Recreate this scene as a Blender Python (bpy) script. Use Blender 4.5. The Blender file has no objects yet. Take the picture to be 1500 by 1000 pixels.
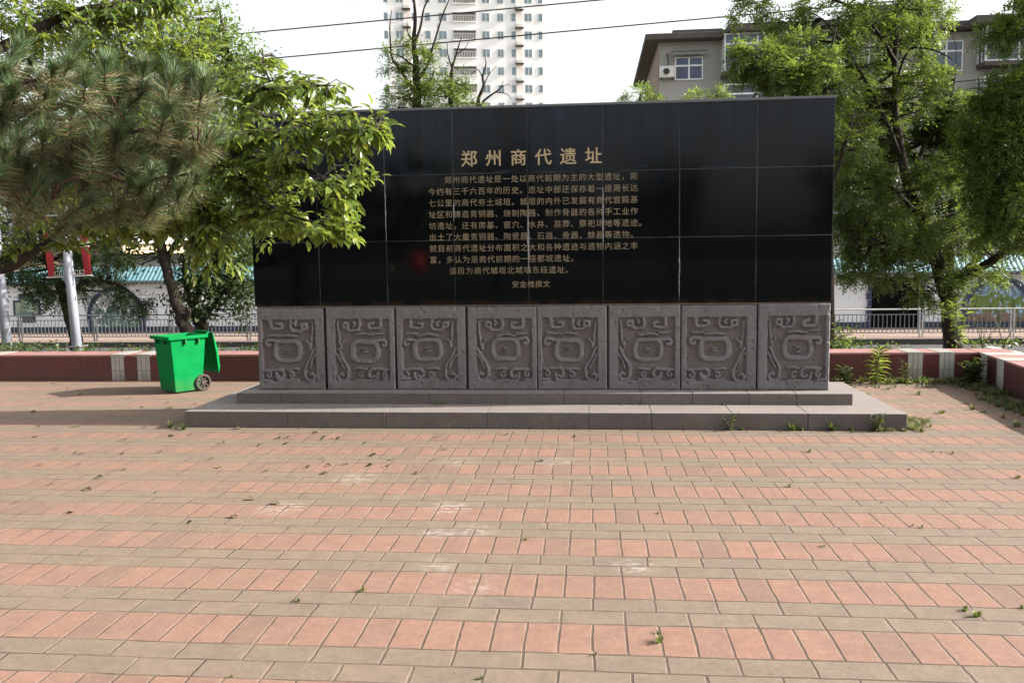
import bpy, bmesh, math, random
import numpy as np
from mathutils import Vector, Matrix
R = math.radians
random.seed(7)
rng = np.random.default_rng(11)
S = bpy.context.scene
COL = S.collection

# ------------------------------------------------------------------ camera
F_PX, PITCH, ROLL, YAW, EYE = 1238.0, .0981, .0134, .0929, 1.7
_c, _s = math.cos(YAW), math.sin(YAW)
FW = Vector((-_s*math.cos(PITCH), _c*math.cos(PITCH), -math.sin(PITCH)))
R0 = Vector((_c, _s, 0)); U0 = R0.cross(FW)
RT = math.cos(ROLL)*R0 - math.sin(ROLL)*U0
UP = math.sin(ROLL)*R0 + math.cos(ROLL)*U0
cam = bpy.data.cameras.new('camera'); camo = bpy.data.objects.new('camera', cam); COL.objects.link(camo)
cam.sensor_width = 36; cam.lens = F_PX/1500*36; cam.clip_end = 3000; cam.clip_start = .05
m = Matrix((RT, UP, -FW)).transposed().to_4x4(); m.translation = Vector((0, 0, EYE)); camo.matrix_world = m
S.camera = camo

def at(px, py, Y):
    """point at depth Y seen at photograph pixel (used to lay out real positions)"""
    d = FW + (px-750)/F_PX*RT - (py-500)/F_PX*UP
    return Vector((0, 0, EYE)) + d*(Y/d.y)
def atg(px, py, z=0.):
    d = FW + (px-750)/F_PX*RT - (py-500)/F_PX*UP
    return Vector((0, 0, EYE)) + d*((z-EYE)/d.z)

# ------------------------------------------------------------------ sky, sun, exposure
SUN_EL, SUN_AZ = R(28), R(6)          # sun from the right (+X), slightly behind the wall plane
w = bpy.data.worlds.new('World'); S.world = w; w.use_nodes = True
nt = w.node_tree; nt.nodes.clear()
sky = nt.nodes.new('ShaderNodeTexSky'); sky.sky_type = 'NISHITA'; sky.sun_disc = False
sky.sun_elevation = SUN_EL; sky.sun_rotation = R(90)-SUN_AZ
sky.air_density = 1.3; sky.dust_density = 5.0; sky.ozone_density = .6
hs = nt.nodes.new('ShaderNodeHueSaturation'); hs.inputs['Saturation'].default_value = .32
bg = nt.nodes.new('ShaderNodeBackground'); bg.inputs['Strength'].default_value = .115
wo = nt.nodes.new('ShaderNodeOutputWorld')
tc = nt.nodes.new('ShaderNodeTexCoord'); sp = nt.nodes.new('ShaderNodeSeparateXYZ'); nt.links.new(tc.outputs['Generated'], sp.inputs[0])
mr = nt.nodes.new('ShaderNodeMapRange'); nt.links.new(sp.outputs[2], mr.inputs[0])          # milky haze towards the horizon
for i_, v_ in ((1, .0), (2, .75), (3, 1.75), (4, .8)): mr.inputs[i_].default_value = v_
vm = nt.nodes.new('ShaderNodeVectorMath'); vm.operation = 'SCALE'; nt.links.new(hs.outputs[0], vm.inputs[0]); nt.links.new(mr.outputs[0], vm.inputs['Scale'])
nt.links.new(sky.outputs[0], hs.inputs['Color']); nt.links.new(vm.outputs[0], bg.inputs[0]); nt.links.new(bg.outputs[0], wo.inputs[0])
sl = bpy.data.lights.new('sun', 'SUN'); sl.energy = 5.0; sl.angle = R(.6); sl.color = (1, .94, .85)
so = bpy.data.objects.new('sun', sl); COL.objects.link(so)
sdir = Vector((math.cos(SUN_EL)*math.cos(SUN_AZ), math.cos(SUN_EL)*math.sin(SUN_AZ), math.sin(SUN_EL)))
so.rotation_euler = sdir.to_track_quat('Z', 'Y').to_euler(); so.location = (30, 5, 30)
S.view_settings.view_transform = 'Standard'; S.view_settings.look = 'None'; S.view_settings.gamma = 1
S.view_settings.exposure = 1.25
S.cycles.max_bounces = 8; S.cycles.transparent_max_bounces = 8

# ------------------------------------------------------------------ node helper
class G:
    def __init__(s, name):
        s.m = bpy.data.materials.new(name); s.m.use_nodes = True; s.t = s.m.node_tree; s.t.nodes.clear()
        s.out = s.t.nodes.new('ShaderNodeOutputMaterial')
    def n(s, k, **kw):
        x = s.t.nodes.new(k)
        for a, b in kw.items(): setattr(x, a, b)
        return x
    def put(s, sock, v):
        if v is None: return
        if isinstance(v, bpy.types.NodeSocket): s.t.links.new(v, sock)
        else:
            if sock.type == 'RGBA' and len(v) == 3: v = (*v, 1)
            sock.default_value = v
    def obj(s):
        return s.n('ShaderNodeTexCoord').outputs['Object']
    def sep(s, v):
        x = s.n('ShaderNodeSeparateXYZ'); s.put(x.inputs[0], v); return x.outputs
    def comb(s, a, b, c=0.):
        x = s.n('ShaderNodeCombineXYZ'); s.put(x.inputs[0], a); s.put(x.inputs[1], b); s.put(x.inputs[2], c); return x.outputs[0]
    def ma(s, op, a, b=None, c=None, clamp=False):
        x = s.n('ShaderNodeMath', operation=op, use_clamp=clamp)
        s.put(x.inputs[0], a)
        if b is not None: s.put(x.inputs[1], b)
        if c is not None: s.put(x.inputs[2], c)
        return x.outputs[0]
    def noise(s, v, scale, detail=4., rough=.55, dist=0., out=0):
        x = s.n('ShaderNodeTexNoise'); s.put(x.inputs['Vector'], v)
        x.inputs['Scale'].default_value = scale; x.inputs['Detail'].default_value = detail
        x.inputs['Roughness'].default_value = rough; x.inputs['Distortion'].default_value = dist
        return x.outputs[out]
    def white(s, v):
        x = s.n('ShaderNodeTexWhiteNoise', noise_dimensions='3D'); s.put(x.inputs['Vector'], v); return x.outputs['Value']
    def scale(s, v, k):
        x = s.n('ShaderNodeVectorMath', operation='MULTIPLY'); s.put(x.inputs[0], v); x.inputs[1].default_value = k; return x.outputs[0]
    def mix(s, f, a, b, blend='MIX'):
        x = s.n('ShaderNodeMix', data_type='RGBA', blend_type=blend)
        s.put(x.inputs[0], f); s.put(x.inputs[6], a); s.put(x.inputs[7], b); return x.outputs[2]
    def rng(s, v, a, b, c=0., d=1., smooth=False):
        x = s.n('ShaderNodeMapRange'); x.interpolation_type = 'SMOOTHSTEP' if smooth else 'LINEAR'
        s.put(x.inputs[0], v); x.inputs[1].default_value = a; x.inputs[2].default_value = b
        x.inputs[3].default_value = c; x.inputs[4].default_value = d; return x.outputs[0]
    def hsv(s, c, h=None, sat=None, v=None):
        x = s.n('ShaderNodeHueSaturation'); s.put(x.inputs['Color'], c)
        s.put(x.inputs['Hue'], h); s.put(x.inputs['Saturation'], sat); s.put(x.inputs['Value'], v); return x.outputs[0]
    def bump(s, h, strength=.5, dist=.01):
        x = s.n('ShaderNodeBump'); s.put(x.inputs['Height'], h); x.inputs['Strength'].default_value = strength
        x.inputs['Distance'].default_value = dist; return x.outputs[0]
    def island(s):
        return s.n('ShaderNodeNewGeometry').outputs['Random Per Island']
    def bsdf(s, col, rough=.7, spec=.5, metal=0., normal=None, coat=0., emit=None):
        x = s.n('ShaderNodeBsdfPrincipled')
        s.put(x.inputs['Base Color'], col); s.put(x.inputs['Roughness'], rough)
        s.put(x.inputs['Specular IOR Level'], spec); s.put(x.inputs['Metallic'], metal)
        if normal is not None: s.put(x.inputs['Normal'], normal)
        if coat: x.inputs['Coat Weight'].default_value = coat
        return x.outputs[0]
    def done(s, sh):
        s.t.links.new(sh, s.out.inputs['Surface']); return s.m

def plain(name, col, rough=.6, var=.12, scale=6., spec=.5, metal=0., bump=0.):
    g = G(name); o = g.obj(); nz = g.noise(o, scale, 6.)
    c = g.hsv(col, None, None, g.rng(nz, .25, .75, 1-var, 1+var))
    nrm = g.bump(g.noise(o, scale*9, 4.), bump, .004) if bump else None
    return g.done(g.bsdf(c, g.rng(nz, .2, .8, rough-.08, rough+.1), spec, metal, nrm))

# ------------------------------------------------------------------ materials
def mat_paving():
    g = G('paving'); o = g.obj(); xyz = g.sep(o)
    wob = g.noise(o, 1.3, 2.)
    wv = g.n('ShaderNodeTexNoise'); g.put(wv.inputs['Vector'], o); wv.inputs['Scale'].default_value = 16.; ws = g.sep(wv.outputs['Color'])
    X0 = g.ma('ADD', g.ma('ADD', xyz[0], g.rng(ws[0], .2, .8, -.003, .003)), g.rng(wob, 0., 1., -.012, .012)); Y = g.ma('ADD', g.ma('ADD', xyz[1], g.rng(ws[1], .2, .8, -.003, .003)), g.rng(g.noise(g.scale(o, (1, .3, 1)), 1.1, 2.), 0., 1., -.014, .014))
    per = .6046; lx = .1511
    yy = g.ma('DIVIDE', g.ma('SUBTRACT', Y, 3.504), per); row = g.ma('FLOOR', yy); ph = g.ma('FRACT', yy)
    rowr = g.white(g.comb(row, 3.3, 0.)); X = g.ma('ADD', X0, g.rng(rowr, 0., 1., -.02, .02))
    org = g.ma('LESS_THAN', ph, .5)
    # soldier course
    ux = g.ma('DIVIDE', g.ma('SUBTRACT', X, .006), lx); ui = g.ma('FLOOR', ux); uf = g.ma('FRACT', ux)
    ex = g.ma('MULTIPLY', g.ma('MINIMUM', uf, g.ma('SUBTRACT', 1., uf)), lx)
    ey = g.ma('MULTIPLY', g.ma('MINIMUM', ph, g.ma('SUBTRACT', .5, ph)), per)
    eo = g.ma('MINIMUM', ex, ey)
    # stretcher courses
    q = g.ma('MULTIPLY', g.ma('SUBTRACT', ph, .5), 4.); qi = g.ma('FLOOR', q); qf = g.ma('FRACT', q)
    vx = g.ma('ADD', g.ma('DIVIDE', g.ma('SUBTRACT', X, .157), lx*2), g.ma('MULTIPLY', qi, .5)); vi = g.ma('FLOOR', vx); vf = g.ma('FRACT', vx)
    fx = g.ma('MULTIPLY', g.ma('MINIMUM', vf, g.ma('SUBTRACT', 1., vf)), lx*2)
    fy = g.ma('MULTIPLY', g.ma('MINIMUM', qf, g.ma('SUBTRACT', 1., qf)), per*.25)
    eg = g.ma('MINIMUM', fx, fy)
    def sel(a, b): return g.ma('ADD', g.ma('MULTIPLY', org, a), g.ma('MULTIPLY', g.ma('SUBTRACT', 1., org), b))
    e = sel(eo, eg)
    idv = g.comb(sel(ui, vi), row, sel(0., g.ma('ADD', qi, 5.))); rnd = g.white(idv); rnd2 = g.white(g.scale(idv, (1.7, 2.3, 3.1)))
    jn = g.noise(o, 14., 4.)
    jw = g.rng(jn, .2, .8, .002, .0062)
    joint = g.ma('SUBTRACT', 1., g.ma('DIVIDE', g.ma('SUBTRACT', e, jw), .0028, None, True), None, True)
    fine = g.ma('ADD', g.ma('MULTIPLY', g.noise(o, 260., 3., .7), .6), g.ma('MULTIPLY', g.noise(o, 75., 4., .7), .4)); mid = g.noise(o, 9., 5., .6); big = g.noise(o, .55, 4., .6)
    oc = g.mix(rnd, (.225, .124, .092), (.200, .118, .090)); oc = g.mix(g.rng(rnd2, .80, .9), oc, (.172, .108, .084))
    gc = g.mix(rnd, (.168, .130, .097), (.148, .118, .091))
    c = g.mix(org, gc, oc)
    c = g.hsv(c, None, None, g.rng(mid, .25, .75, .82, 1.15))
    c = g.hsv(c, None, None, g.rng(fine, .34, .66, .66, 1.34))
    c = g.hsv(c, None, None, g.rng(g.noise(o, 28., 4., .65), .3, .7, .86, 1.12))
    # sandy dust, thicker to the left / back
    lx_ = g.rng(X, -5.5, 2.5, 1., 0.); dust = g.ma('MULTIPLY', g.rng(big, .3, .72), g.rng(lx_, 0., 1., .3, 1.))
    back = g.rng(Y, 7.5, 10., 0., .75, True); dust = g.ma('MAXIMUM', dust, g.ma('MULTIPLY', back, g.rng(g.noise(o, 2.2, 5.), .25, .6)))
    c = g.mix(g.ma('MULTIPLY', dust, .62), c, (.200, .138, .099))
    # grey dirt blotches
    c = g.mix(g.ma('MULTIPLY', g.rng(g.noise(o, 1.7, 6., .65), .56, .78), .38), c, (.115, .090, .074))
    # dark drips (oil spots)
    vo = g.n('ShaderNodeTexVoronoi'); g.put(vo.inputs['Vector'], o); vo.inputs['Scale'].default_value = 2.6
    spot = g.ma('MULTIPLY', g.rng(vo.outputs['Distance'], .05, .11, 1., 0., True), g.ma('GREATER_THAN', g.white(g.scale(vo.outputs['Position'], (7, 7, 7))), .72))
    c = g.mix(g.ma('MULTIPLY', spot, g.rng(jn, .45, .6, 0., .45)), c, (.12, .09, .075))
    # white plaster smears
    st = 0.
    for (sx, sy, sr, k) in ((-2.15, 5.55, .22, .9), (-.98, 5.6, .2, 1.), (-.95, 5.08, .16, .9), (-.74, 5.13, .17, .9), (-.85, 4.5, .16, .7),
                            (.24, 4.56, .15, .9), (-.3, 6.95, .2, .7), (-1.84, 6.36, .25, .8), (-.6, 4.22, .15, .6), (-1.1, 6.9, .25, .5)):
        dx = g.ma('DIVIDE', g.ma('SUBTRACT', xyz[0], sx), sr*.95); dy = g.ma('DIVIDE', g.ma('SUBTRACT', xyz[1], sy), sr*.9)
        d = g.ma('ADD', g.ma('MULTIPLY', dx, dx), g.ma('MULTIPLY', dy, dy))
        st = g.ma('MAXIMUM', st, g.ma('MULTIPLY', g.ma('SUBTRACT', 1., d, None, True), k))
    sm = g.ma('MULTIPLY', st, g.rng(g.noise(g.scale(o, (1, 1.6, 1)), 13., 6., .7), .46, .62), None, True)
    c = g.mix(g.ma('MULTIPLY', sm, .8), c, (.36, .33, .30))
    jc = g.mix(g.rng(g.ma('ADD', X0, g.rng(big, .2, .8, -2.5, 2.5)), -2.2, .2, 0., 1.), (.165, .118, .084), (.080, .058, .045))
    jc = g.mix(g.rng(g.noise(o, 3.1, 4.), .42, .6), jc, (.078, .056, .043))
    c = g.mix(g.ma('MULTIPLY', joint, g.rng(g.noise(o, 5., 3.), .25, .5, .5, 1.)), c, jc)
    rim = g.ma('MULTIPLY', g.ma('SUBTRACT', 1., joint), g.rng(e, .006, .014, 1., 0.))      # pale sandy edges, bevel highlight painted in
    c = g.mix(g.ma('MULTIPLY', rim, g.rng(g.noise(o, 7., 4.), .4, .65, 0., .45)), c, (.30, .225, .18))
    h = g.ma('ADD', g.ma('MULTIPLY', g.ma('SUBTRACT', 1., joint), .006), g.ma('MULTIPLY', rnd, .0035))
    h = g.ma('ADD', h, g.ma('MULTIPLY', fine, .0016)); h = g.ma('ADD', h, g.ma('MULTIPLY', mid, .002))
    return g.done(g.bsdf(c, g.rng(mid, .3, .7, .78, .92), .35, 0., g.bump(h, .8, 1.)))

def mat_granite():
    g = G('black_granite'); o = g.obj(); xyz = g.sep(o)
    j = 0.
    for x in (-2.944, -2.191, -1.449, -.652, .138, .934, 1.722):
        j = g.ma('MAXIMUM', j, g.ma('LESS_THAN', g.ma('ABSOLUTE', g.ma('SUBTRACT', xyz[0], x)), .0042))
    for z in (1.899, 2.597):
        j = g.ma('MAXIMUM', j, g.ma('LESS_THAN', g.ma('ABSOLUTE', g.ma('SUBTRACT', xyz[2], z)), .0042))
    fr = g.rng(g.ma('ABSOLUTE', xyz[1]), 0., 1.)
    cellx = g.ma('FLOOR', g.ma('DIVIDE', g.ma('ADD', xyz[0], 3.72), .776)); cellz = g.ma('FLOOR', g.ma('DIVIDE', g.ma('SUBTRACT', xyz[2], 1.2), .698))
    cr = g.white(g.comb(cellx, cellz, 2.))
    streak = g.noise(g.scale(o, (9., 9., .35)), 1., 6., .65); cloud = g.noise(o, 1.6, 6., .65); fine = g.noise(o, 420., 2.)
    up = g.rng(xyz[2], 1.6, 3.3, 0., 1.)
    # dusty film with vertical wash marks; sky reflection painted in bluish towards the top
    dust_sky = g.ma('MULTIPLY', g.rng(g.ma('ADD', g.ma('MULTIPLY', streak, .6), g.ma('MULTIPLY', cloud, .5)), .38, .66), g.rng(cr, 0., 1., .4, 1.))
    dust_sky = g.ma('MULTIPLY', dust_sky, g.rng(up, .38, 1., .05, 1., True))
    pz = g.ma('FRACT', g.ma('DIVIDE', g.ma('SUBTRACT', xyz[2], 1.2), .698)); smear = g.ma('MULTIPLY', g.rng(pz, .02, .2, 1., 0.), g.rng(g.noise(g.scale(o, (2.2, 1., 9.)), 1.3, 5., .65), .5, .72))
    dust_sky = g.ma('MAXIMUM', dust_sky, g.ma('MULTIPLY', smear, g.rng(up, .2, .5, .0, .9)))
    c = g.mix(dust_sky, (.0022, .0026, .0038), (.017, .025, .040))
    c = g.hsv(c, None, None, g.rng(fine, .3, .7, .8, 1.3))
    jv = g.ma('MULTIPLY', j, g.rng(g.noise(g.scale(o, (1, 1, 1)), 2.3, 4.), .38, .66, .0, .6))
    c = g.mix(jv, c, (.10, .10, .11))
    # rust tint near the foot
    c = g.mix(g.ma('MULTIPLY', g.rng(xyz[2], 1.2, 1.27, 1., 0.), g.rng(g.noise(o, 5., 3.), .4, .65)), c, (.03, .016, .011))
    ro = g.ma('ADD', g.rng(dust_sky, 0., 1., .06, .3), g.ma('MULTIPLY', j, .5))
    h = g.ma('ADD', g.ma('MULTIPLY', j, -.004), g.ma('MULTIPLY', g.noise(o, 1.1, 2.), .0012))
    h = g.ma('ADD', h, g.ma('MULTIPLY', cr, .0004))
    return g.done(g.bsdf(c, ro, .21, 0., g.bump(h, .6, 1.)))

def mat_stone(name, a, b, stain, rough=.85, streaks=0., tread=None, sunk=None):
    g = G(name); o = g.obj(); n1 = g.noise(o, 2.6, 7., .62); n2 = g.noise(o, 34., 4., .6); n3 = g.noise(o, 240., 2., .7)
    c = g.mix(g.rng(n1, .3, .7), a, b)
    c = g.mix(g.ma('MULTIPLY', g.rng(g.noise(o, 4.4, 6., .7), .52, .72), .6), c, stain)
    if tread:      # sunlight painted onto the treads: upward faces paler than the stained risers
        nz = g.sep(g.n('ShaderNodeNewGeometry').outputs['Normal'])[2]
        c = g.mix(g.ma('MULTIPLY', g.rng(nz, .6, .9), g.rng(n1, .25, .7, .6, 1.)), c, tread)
    if sunk:       # floor of the carving coloured browner than the ribs
        y_ = g.sep(o)[1]; c = g.mix(g.ma('MULTIPLY', g.rng(y_, .012, .036), g.rng(n1, .3, .6, .5, 1.)), c, sunk)
    if streaks:
        s = g.noise(g.scale(o, (14., 14., .9)), 1., 5., .6); c = g.mix(g.ma('MULTIPLY', g.rng(s, .5, .75), streaks), c, (.20, .19, .19))
    c = g.hsv(c, None, None, g.rng(n2, .3, .7, .86, 1.12)); c = g.hsv(c, None, None, g.rng(n3, .3, .7, .85, 1.15))
    h = g.ma('ADD', g.ma('MULTIPLY', n2, .002), g.ma('MULTIPLY', n3, .0012))
    return g.done(g.bsdf(c, rough, .35, 0., g.bump(h, .7, 1.)))

def mat_tile(name, a, b, grout, wx=.06, hz=.24, axis=0, dirt=.5):
    """narrow upright facing tiles"""
    g = G(name); o = g.obj(); xyz = g.sep(o)
    n0 = g.n('ShaderNodeNewGeometry'); nz = g.sep(n0.outputs['Normal'])
    u = g.ma('DIVIDE', xyz[axis], wx); ui = g.ma('FLOOR', u); uf = g.ma('FRACT', u)
    v = g.ma('DIVIDE', g.ma('SUBTRACT', xyz[2], .155), hz); vi = g.ma('FLOOR', v); vf = g.ma('FRACT', v)
    v2 = g.ma('DIVIDE', xyz[1-axis], hz); vf2 = g.ma('FRACT', v2)
    top = g.ma('GREATER_THAN', nz[2], .6)
    vv = g.ma('ADD', g.ma('MULTIPLY', top, vf2), g.ma('MULTIPLY', g.ma('SUBTRACT', 1., top), vf))
    e = g.ma('MINIMUM', g.ma('MULTIPLY', g.ma('MINIMUM', uf, g.ma('SUBTRACT', 1., uf)), wx), g.ma('MULTIPLY', g.ma('MINIMUM', vv, g.ma('SUBTRACT', 1., vv)), hz))
    j = g.ma('SUBTRACT', 1., g.ma('DIVIDE', g.ma('SUBTRACT', e, .002), .003, None, True), None, True)
    r = g.white(g.comb(ui, vi, 1.)); nz_ = g.noise(o, 3., 6., .65)
    c = g.mix(r, a, b); c = g.hsv(c, None, None, g.rng(g.noise(o, 40., 3.), .3, .7, .88, 1.12))
    c = g.mix(g.ma('MULTIPLY', g.rng(nz_, .55, .8), dirt*.6), c, (.05, .03, .022))
    c = g.mix(g.ma('MULTIPLY', g.rng(xyz[2], .0, .17, 1., 0.), g.rng(nz_, .3, .6, .1, .7)), c, (.06, .038, .03))
    c = g.mix(g.ma('MULTIPLY', j, .85), c, grout)
    return g.done(g.bsdf(c, .42, .5, 0., g.bump(g.ma('MULTIPLY', j, -.002), .7, 1.)))

def mat_leaf(name, a, b, yellow, trans=.4, rough=.42, hue=.0, tcol=(.20, .30, .03)):
    g = G(name); r = g.island(); o = g.obj()
    c = g.mix(r, a, b); r2 = g.white(g.comb(r, 2.7, 1.))
    c = g.mix(g.rng(r2, .86, .97), c, yellow)
    c = g.hsv(c, None, None, g.rng(g.noise(o, 1.1, 3.), .3, .7, .75, 1.25))
    p = g.bsdf(c, rough, .5)
    t = g.n('ShaderNodeBsdfTranslucent'); g.put(t.inputs[0], g.mix(r, tcol, tuple(x*.7 for x in tcol)))
    mx = g.n('ShaderNodeMixShader'); mx.inputs[0].default_value = trans
    g.t.links.new(p, mx.inputs[1]); g.t.links.new(t.outputs[0], mx.inputs[2])
    return g.done(mx.outputs[0])

def mat_bark(name, a, b):
    g = G(name); o = g.obj(); n1 = g.noise(g.scale(o, (26., 26., 5.)), 1., 6., .65); n2 = g.noise(o, 3., 4.)
    c = g.mix(g.rng(n1, .35, .65), a, b); c = g.hsv(c, None, None, g.rng(n2, .3, .7, .75, 1.2))
    return g.done(g.bsdf(c, .9, .25, 0., g.bump(n1, .9, .015)))

def mat_rough_ground(name, a, b, sc=1.2, rough=.95):
    g = G(name); o = g.obj(); n1 = g.noise(o, sc, 7., .65); n2 = g.noise(o, 60., 3., .7)
    c = g.mix(g.rng(n1, .3, .7), a, b); c = g.hsv(c, None, None, g.rng(n2, .3, .7, .8, 1.2))
    return g.done(g.bsdf(c, rough, .3, 0., g.bump(n2, .6, .01)))

M = {}
M['paving'] = mat_paving(); M['granite'] = mat_granite()
M['block'] = mat_stone('weathered_carved_stone', (.172, .164, .172), (.122, .116, .124), (.108, .088, .080), .85, .4, None, (.132, .113, .104))
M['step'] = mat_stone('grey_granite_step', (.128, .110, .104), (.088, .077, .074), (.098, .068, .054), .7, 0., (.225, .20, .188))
M['gold'] = plain('gold_paint', (.42, .33, .19), .5, .2, 30.)
M['gold_thin'] = plain('faded_gold_paint', (.215, .175, .11), .65, .34, 6.)
M['sealant'] = plain('white_sealant', (.22, .22, .23), .8, .4, 12.)
M['tile'] = mat_tile('maroon_tile', (.105, .020, .019), (.083, .017, .017), (.045, .026, .024), axis=0)
M['tile_y'] = mat_tile('maroon_tile_side', (.105, .028, .030), (.085, .024, .028), (.05, .03, .028), axis=1)
M['wtile'] = mat_tile('white_tile', (.40, .385, .35), (.33, .32, .29), (.06, .05, .045), axis=0, wx=.0667, dirt=.45)
M['wtile_y'] = mat_tile('white_tile_side', (.5, .49, .46), (.44, .43, .4), (.10, .085, .075), axis=1, wx=.0667, dirt=.35)
M['cap'] = plain('worn_coping', (.26, .125, .115), .8, .25, 5., bump=.4)
def mat_bin():
    g = G('green_plastic'); o = g.obj(); z = g.sep(o)[2]; n = g.noise(o, 5., 5.); sc = g.noise(g.scale(o, (3., 3., 30.)), 2., 5., .7)
    c = g.hsv((.0008, .17, .042), None, None, g.rng(n, .25, .75, .82, 1.15))
    c = g.mix(g.ma('MULTIPLY', g.rng(sc, .62, .75), .25), c, (.02, .19, .07))
    c = g.mix(g.ma('MULTIPLY', g.rng(z, 0., .22, 1., 0.), g.rng(n, .35, .65, .1, .55)), c, (.09, .085, .05))
    return g.done(g.bsdf(c, g.rng(n, .3, .7, .5, .65), .05, 0., g.bump(n, .15, .004)))
M['bin'] = mat_bin()
M['bin_plain'] = plain('green_plastic', (.0015, .15, .042), .6, .14, 5., spec=.1, bump=.08)
M['bin_dark'] = plain('bin_inside_green', (.004, .12, .03), .5, .1, 3.)
M['rubber'] = plain('dusty_rubber', (.05, .038, .032), .85, .3, 20.)
M['hub'] = plain('dusty_wheel_rim', (.05, .038, .032), .8, .25, 20.)
M['road'] = mat_rough_ground('asphalt', (.075, .075, .08), (.055, .055, .058), .8)
M['walk'] = mat_rough_ground('pink_paver_walk', (.27, .195, .165), (.22, .165, .14), 1.5)
M['kerb'] = plain('kerb_stone', (.05, .046, .042), .9, .2, 3.)
M['soil'] = mat_rough_ground('dry_soil', (.10, .072, .05), (.065, .05, .035), 2.)
M['ground'] = mat_rough_ground('far_ground', (.15, .13, .10), (.10, .10, .07), .05)
M['mwall'] = plain('white_render', (.72, .75, .79), .85, .05, .8, bump=.1)
M['mdark'] = plain('dark_blue_base', (.03, .045, .075), .8, .3, 3.)
M['navy'] = plain('navy_tile_edge', (.018, .03, .085), .5, .3, 8.)
M['rooft'] = None
M['steel'] = plain('galvanised_rail', (.17, .175, .18), .5, .15, 4., metal=.3)
M['rail_pale'] = plain('pale_rail_paint', (.46, .45, .43), .5, .1, 4.)
M['pole'] = plain('pale_pole_paint', (.27, .29, .34), .45, .1, 5.)
M['white'] = plain('white_paint', (.5, .49, .47), .5, .08, 5.)
M['red'] = plain('red_banner', (.30, .008, .014), .55, .15, 4.)
M['tower'] = plain('pale_tower_render', (.86, .86, .87), .85, .04, .08)
M['tower_tan'] = plain('tan_tower_strip', (.78, .73, .70), .85, .1, .3)
M['ac'] = plain('white_metal_case', (.62, .62, .60), .5, .1, 3.)
M['dark'] = plain('dark_opening', (.003, .003, .004), .8, .2, 2., spec=.1)
M['concrete'] = plain('eave_concrete', (.085, .076, .07), .9, .3, 1.5, bump=.3)
M['bwall'] = plain('tan_grey_render', (.345, .33, .31), .9, .12, .7, bump=.2)
M['bside'] = plain('faded_pink_render', (.27, .21, .18), .9, .12, .7, bump=.2)
M['frame'] = plain('white_window_frame', (.72, .73, .75), .4, .05, 2.)
M['cable'] = plain('black_cable', (.02, .02, .02), .6, .1, 3.)
M['beige'] = plain('beige_render', (.5, .38, .25), .9, .1, .6)
def glass(name, col, rough=.08):
    g = G(name); o = g.obj(); n = g.noise(o, .7, 3.)
    return g.done(g.bsdf(g.hsv(col, None, None, g.rng(n, .3, .7, .6, 1.5)), rough, .6))
M['glass'] = glass('window_glass', (.05, .075, .11)); M['glass_blue'] = glass('blue_window_glass', (.03, .05, .12))
M['glass_t'] = glass('tower_glass', (.19, .26, .30), .15)
def mat_roof():
    g = G('teal_tile_roof'); o = g.obj(); x = g.sep(o)[0]
    wv = g.ma('ABSOLUTE', g.ma('SINE', g.ma('MULTIPLY', x, 3.14159/.18)))
    n = g.noise(o, 1.3, 5.)
    c = g.mix(g.rng(n, .3, .7), (.10, .23, .27), (.17, .30, .33)); c = g.hsv(c, None, None, g.rng(wv, 0., 1., .8, 1.08))
    return g.done(g.bsdf(c, .45, .5, 0., g.bump(wv, .6, .04)))
M['rooft'] = mat_roof()
def mat_mural(name, sky, mid, low, h0, h1):
    g = G(name); o = g.obj(); z = g.sep(o)[2]; n = g.noise(o, 1.6, 5.); zz = g.ma('ADD', z, g.rng(n, 0., 1., -.5, .5))
    c = g.mix(g.rng(zz, h0-.05, h0+.05), low, mid); c = g.mix(g.rng(zz, h1-.05, h1+.05), c, sky)
    n2 = g.noise(g.scale(o, (3.2, 1., 1.1)), 1.7, 5., .7); c = g.mix(g.rng(n2, .5, .58, 0., .7), c, tuple(x*.35 for x in mid)); c = g.mix(g.rng(g.noise(o, 4.3, 4.), .56, .62, 0., .75), c, tuple(min(1, x*1.9) for x in sky))
    return g.done(g.bsdf(c, .7, .3))
M['mural1'] = mat_mural('river_mural', (.5, .53, .56), (.10, .17, .15), (.16, .27, .2), -.75, -.2)
M['mural2'] = mat_mural('garden_mural', (.18, .28, .42), (.13, .19, .05), (.2, .13, .09), -.6, .1)
M['mural3'] = mat_mural('lattice_window', (.05, .1, .1), (.28, .36, .26), (.09, .09, .1), -.3, .12)
M['leaf_big'] = mat_leaf('broad_leaf', (.056, .106, .020), (.098, .15, .028), (.20, .215, .035), .42, .24, tcol=(.32, .40, .055))
M['leaf_mid'] = mat_leaf('dark_leaf', (.026, .062, .018), (.044, .084, .024), (.09, .11, .024), .3, .45, tcol=(.11, .16, .026))
M['leaf_loc'] = mat_leaf('pinnate_leaf', (.042, .088, .020), (.072, .120, .028), (.14, .165, .03), .43, .5, tcol=(.24, .33, .05))
M['leaf_far'] = mat_leaf('far_leaf', (.06, .12, .024), (.09, .15, .034), (.15, .175, .045), .42, .5, tcol=(.26, .36, .05))
M['needle'] = mat_leaf('pine_needle', (.045, .100, .040), (.078, .135, .055), (.16, .155, .06), .15, .4, tcol=(.12, .18, .05))
M['needle_old'] = mat_leaf('dry_pine_needle', (.19, .145, .068), (.13, .11, .05), (.25, .19, .09), .15, .5, tcol=(.2, .15, .05))
M['bark'] = mat_bark('dark_bark', (.014, .011, .009), (.042, .032, .025)); M['bark_pine'] = mat_bark('pine_twig', (.055, .034, .024), (.105, .068, .048))
M['grass'] = mat_leaf('weed_green', (.036, .050, .018), (.058, .068, .024), (.15, .13, .06), .35, .55)
M['grass_dry'] = mat_leaf('dry_grass', (.19, .16, .08), (.12, .12, .05), (.24, .2, .1), .3, .6)
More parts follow.
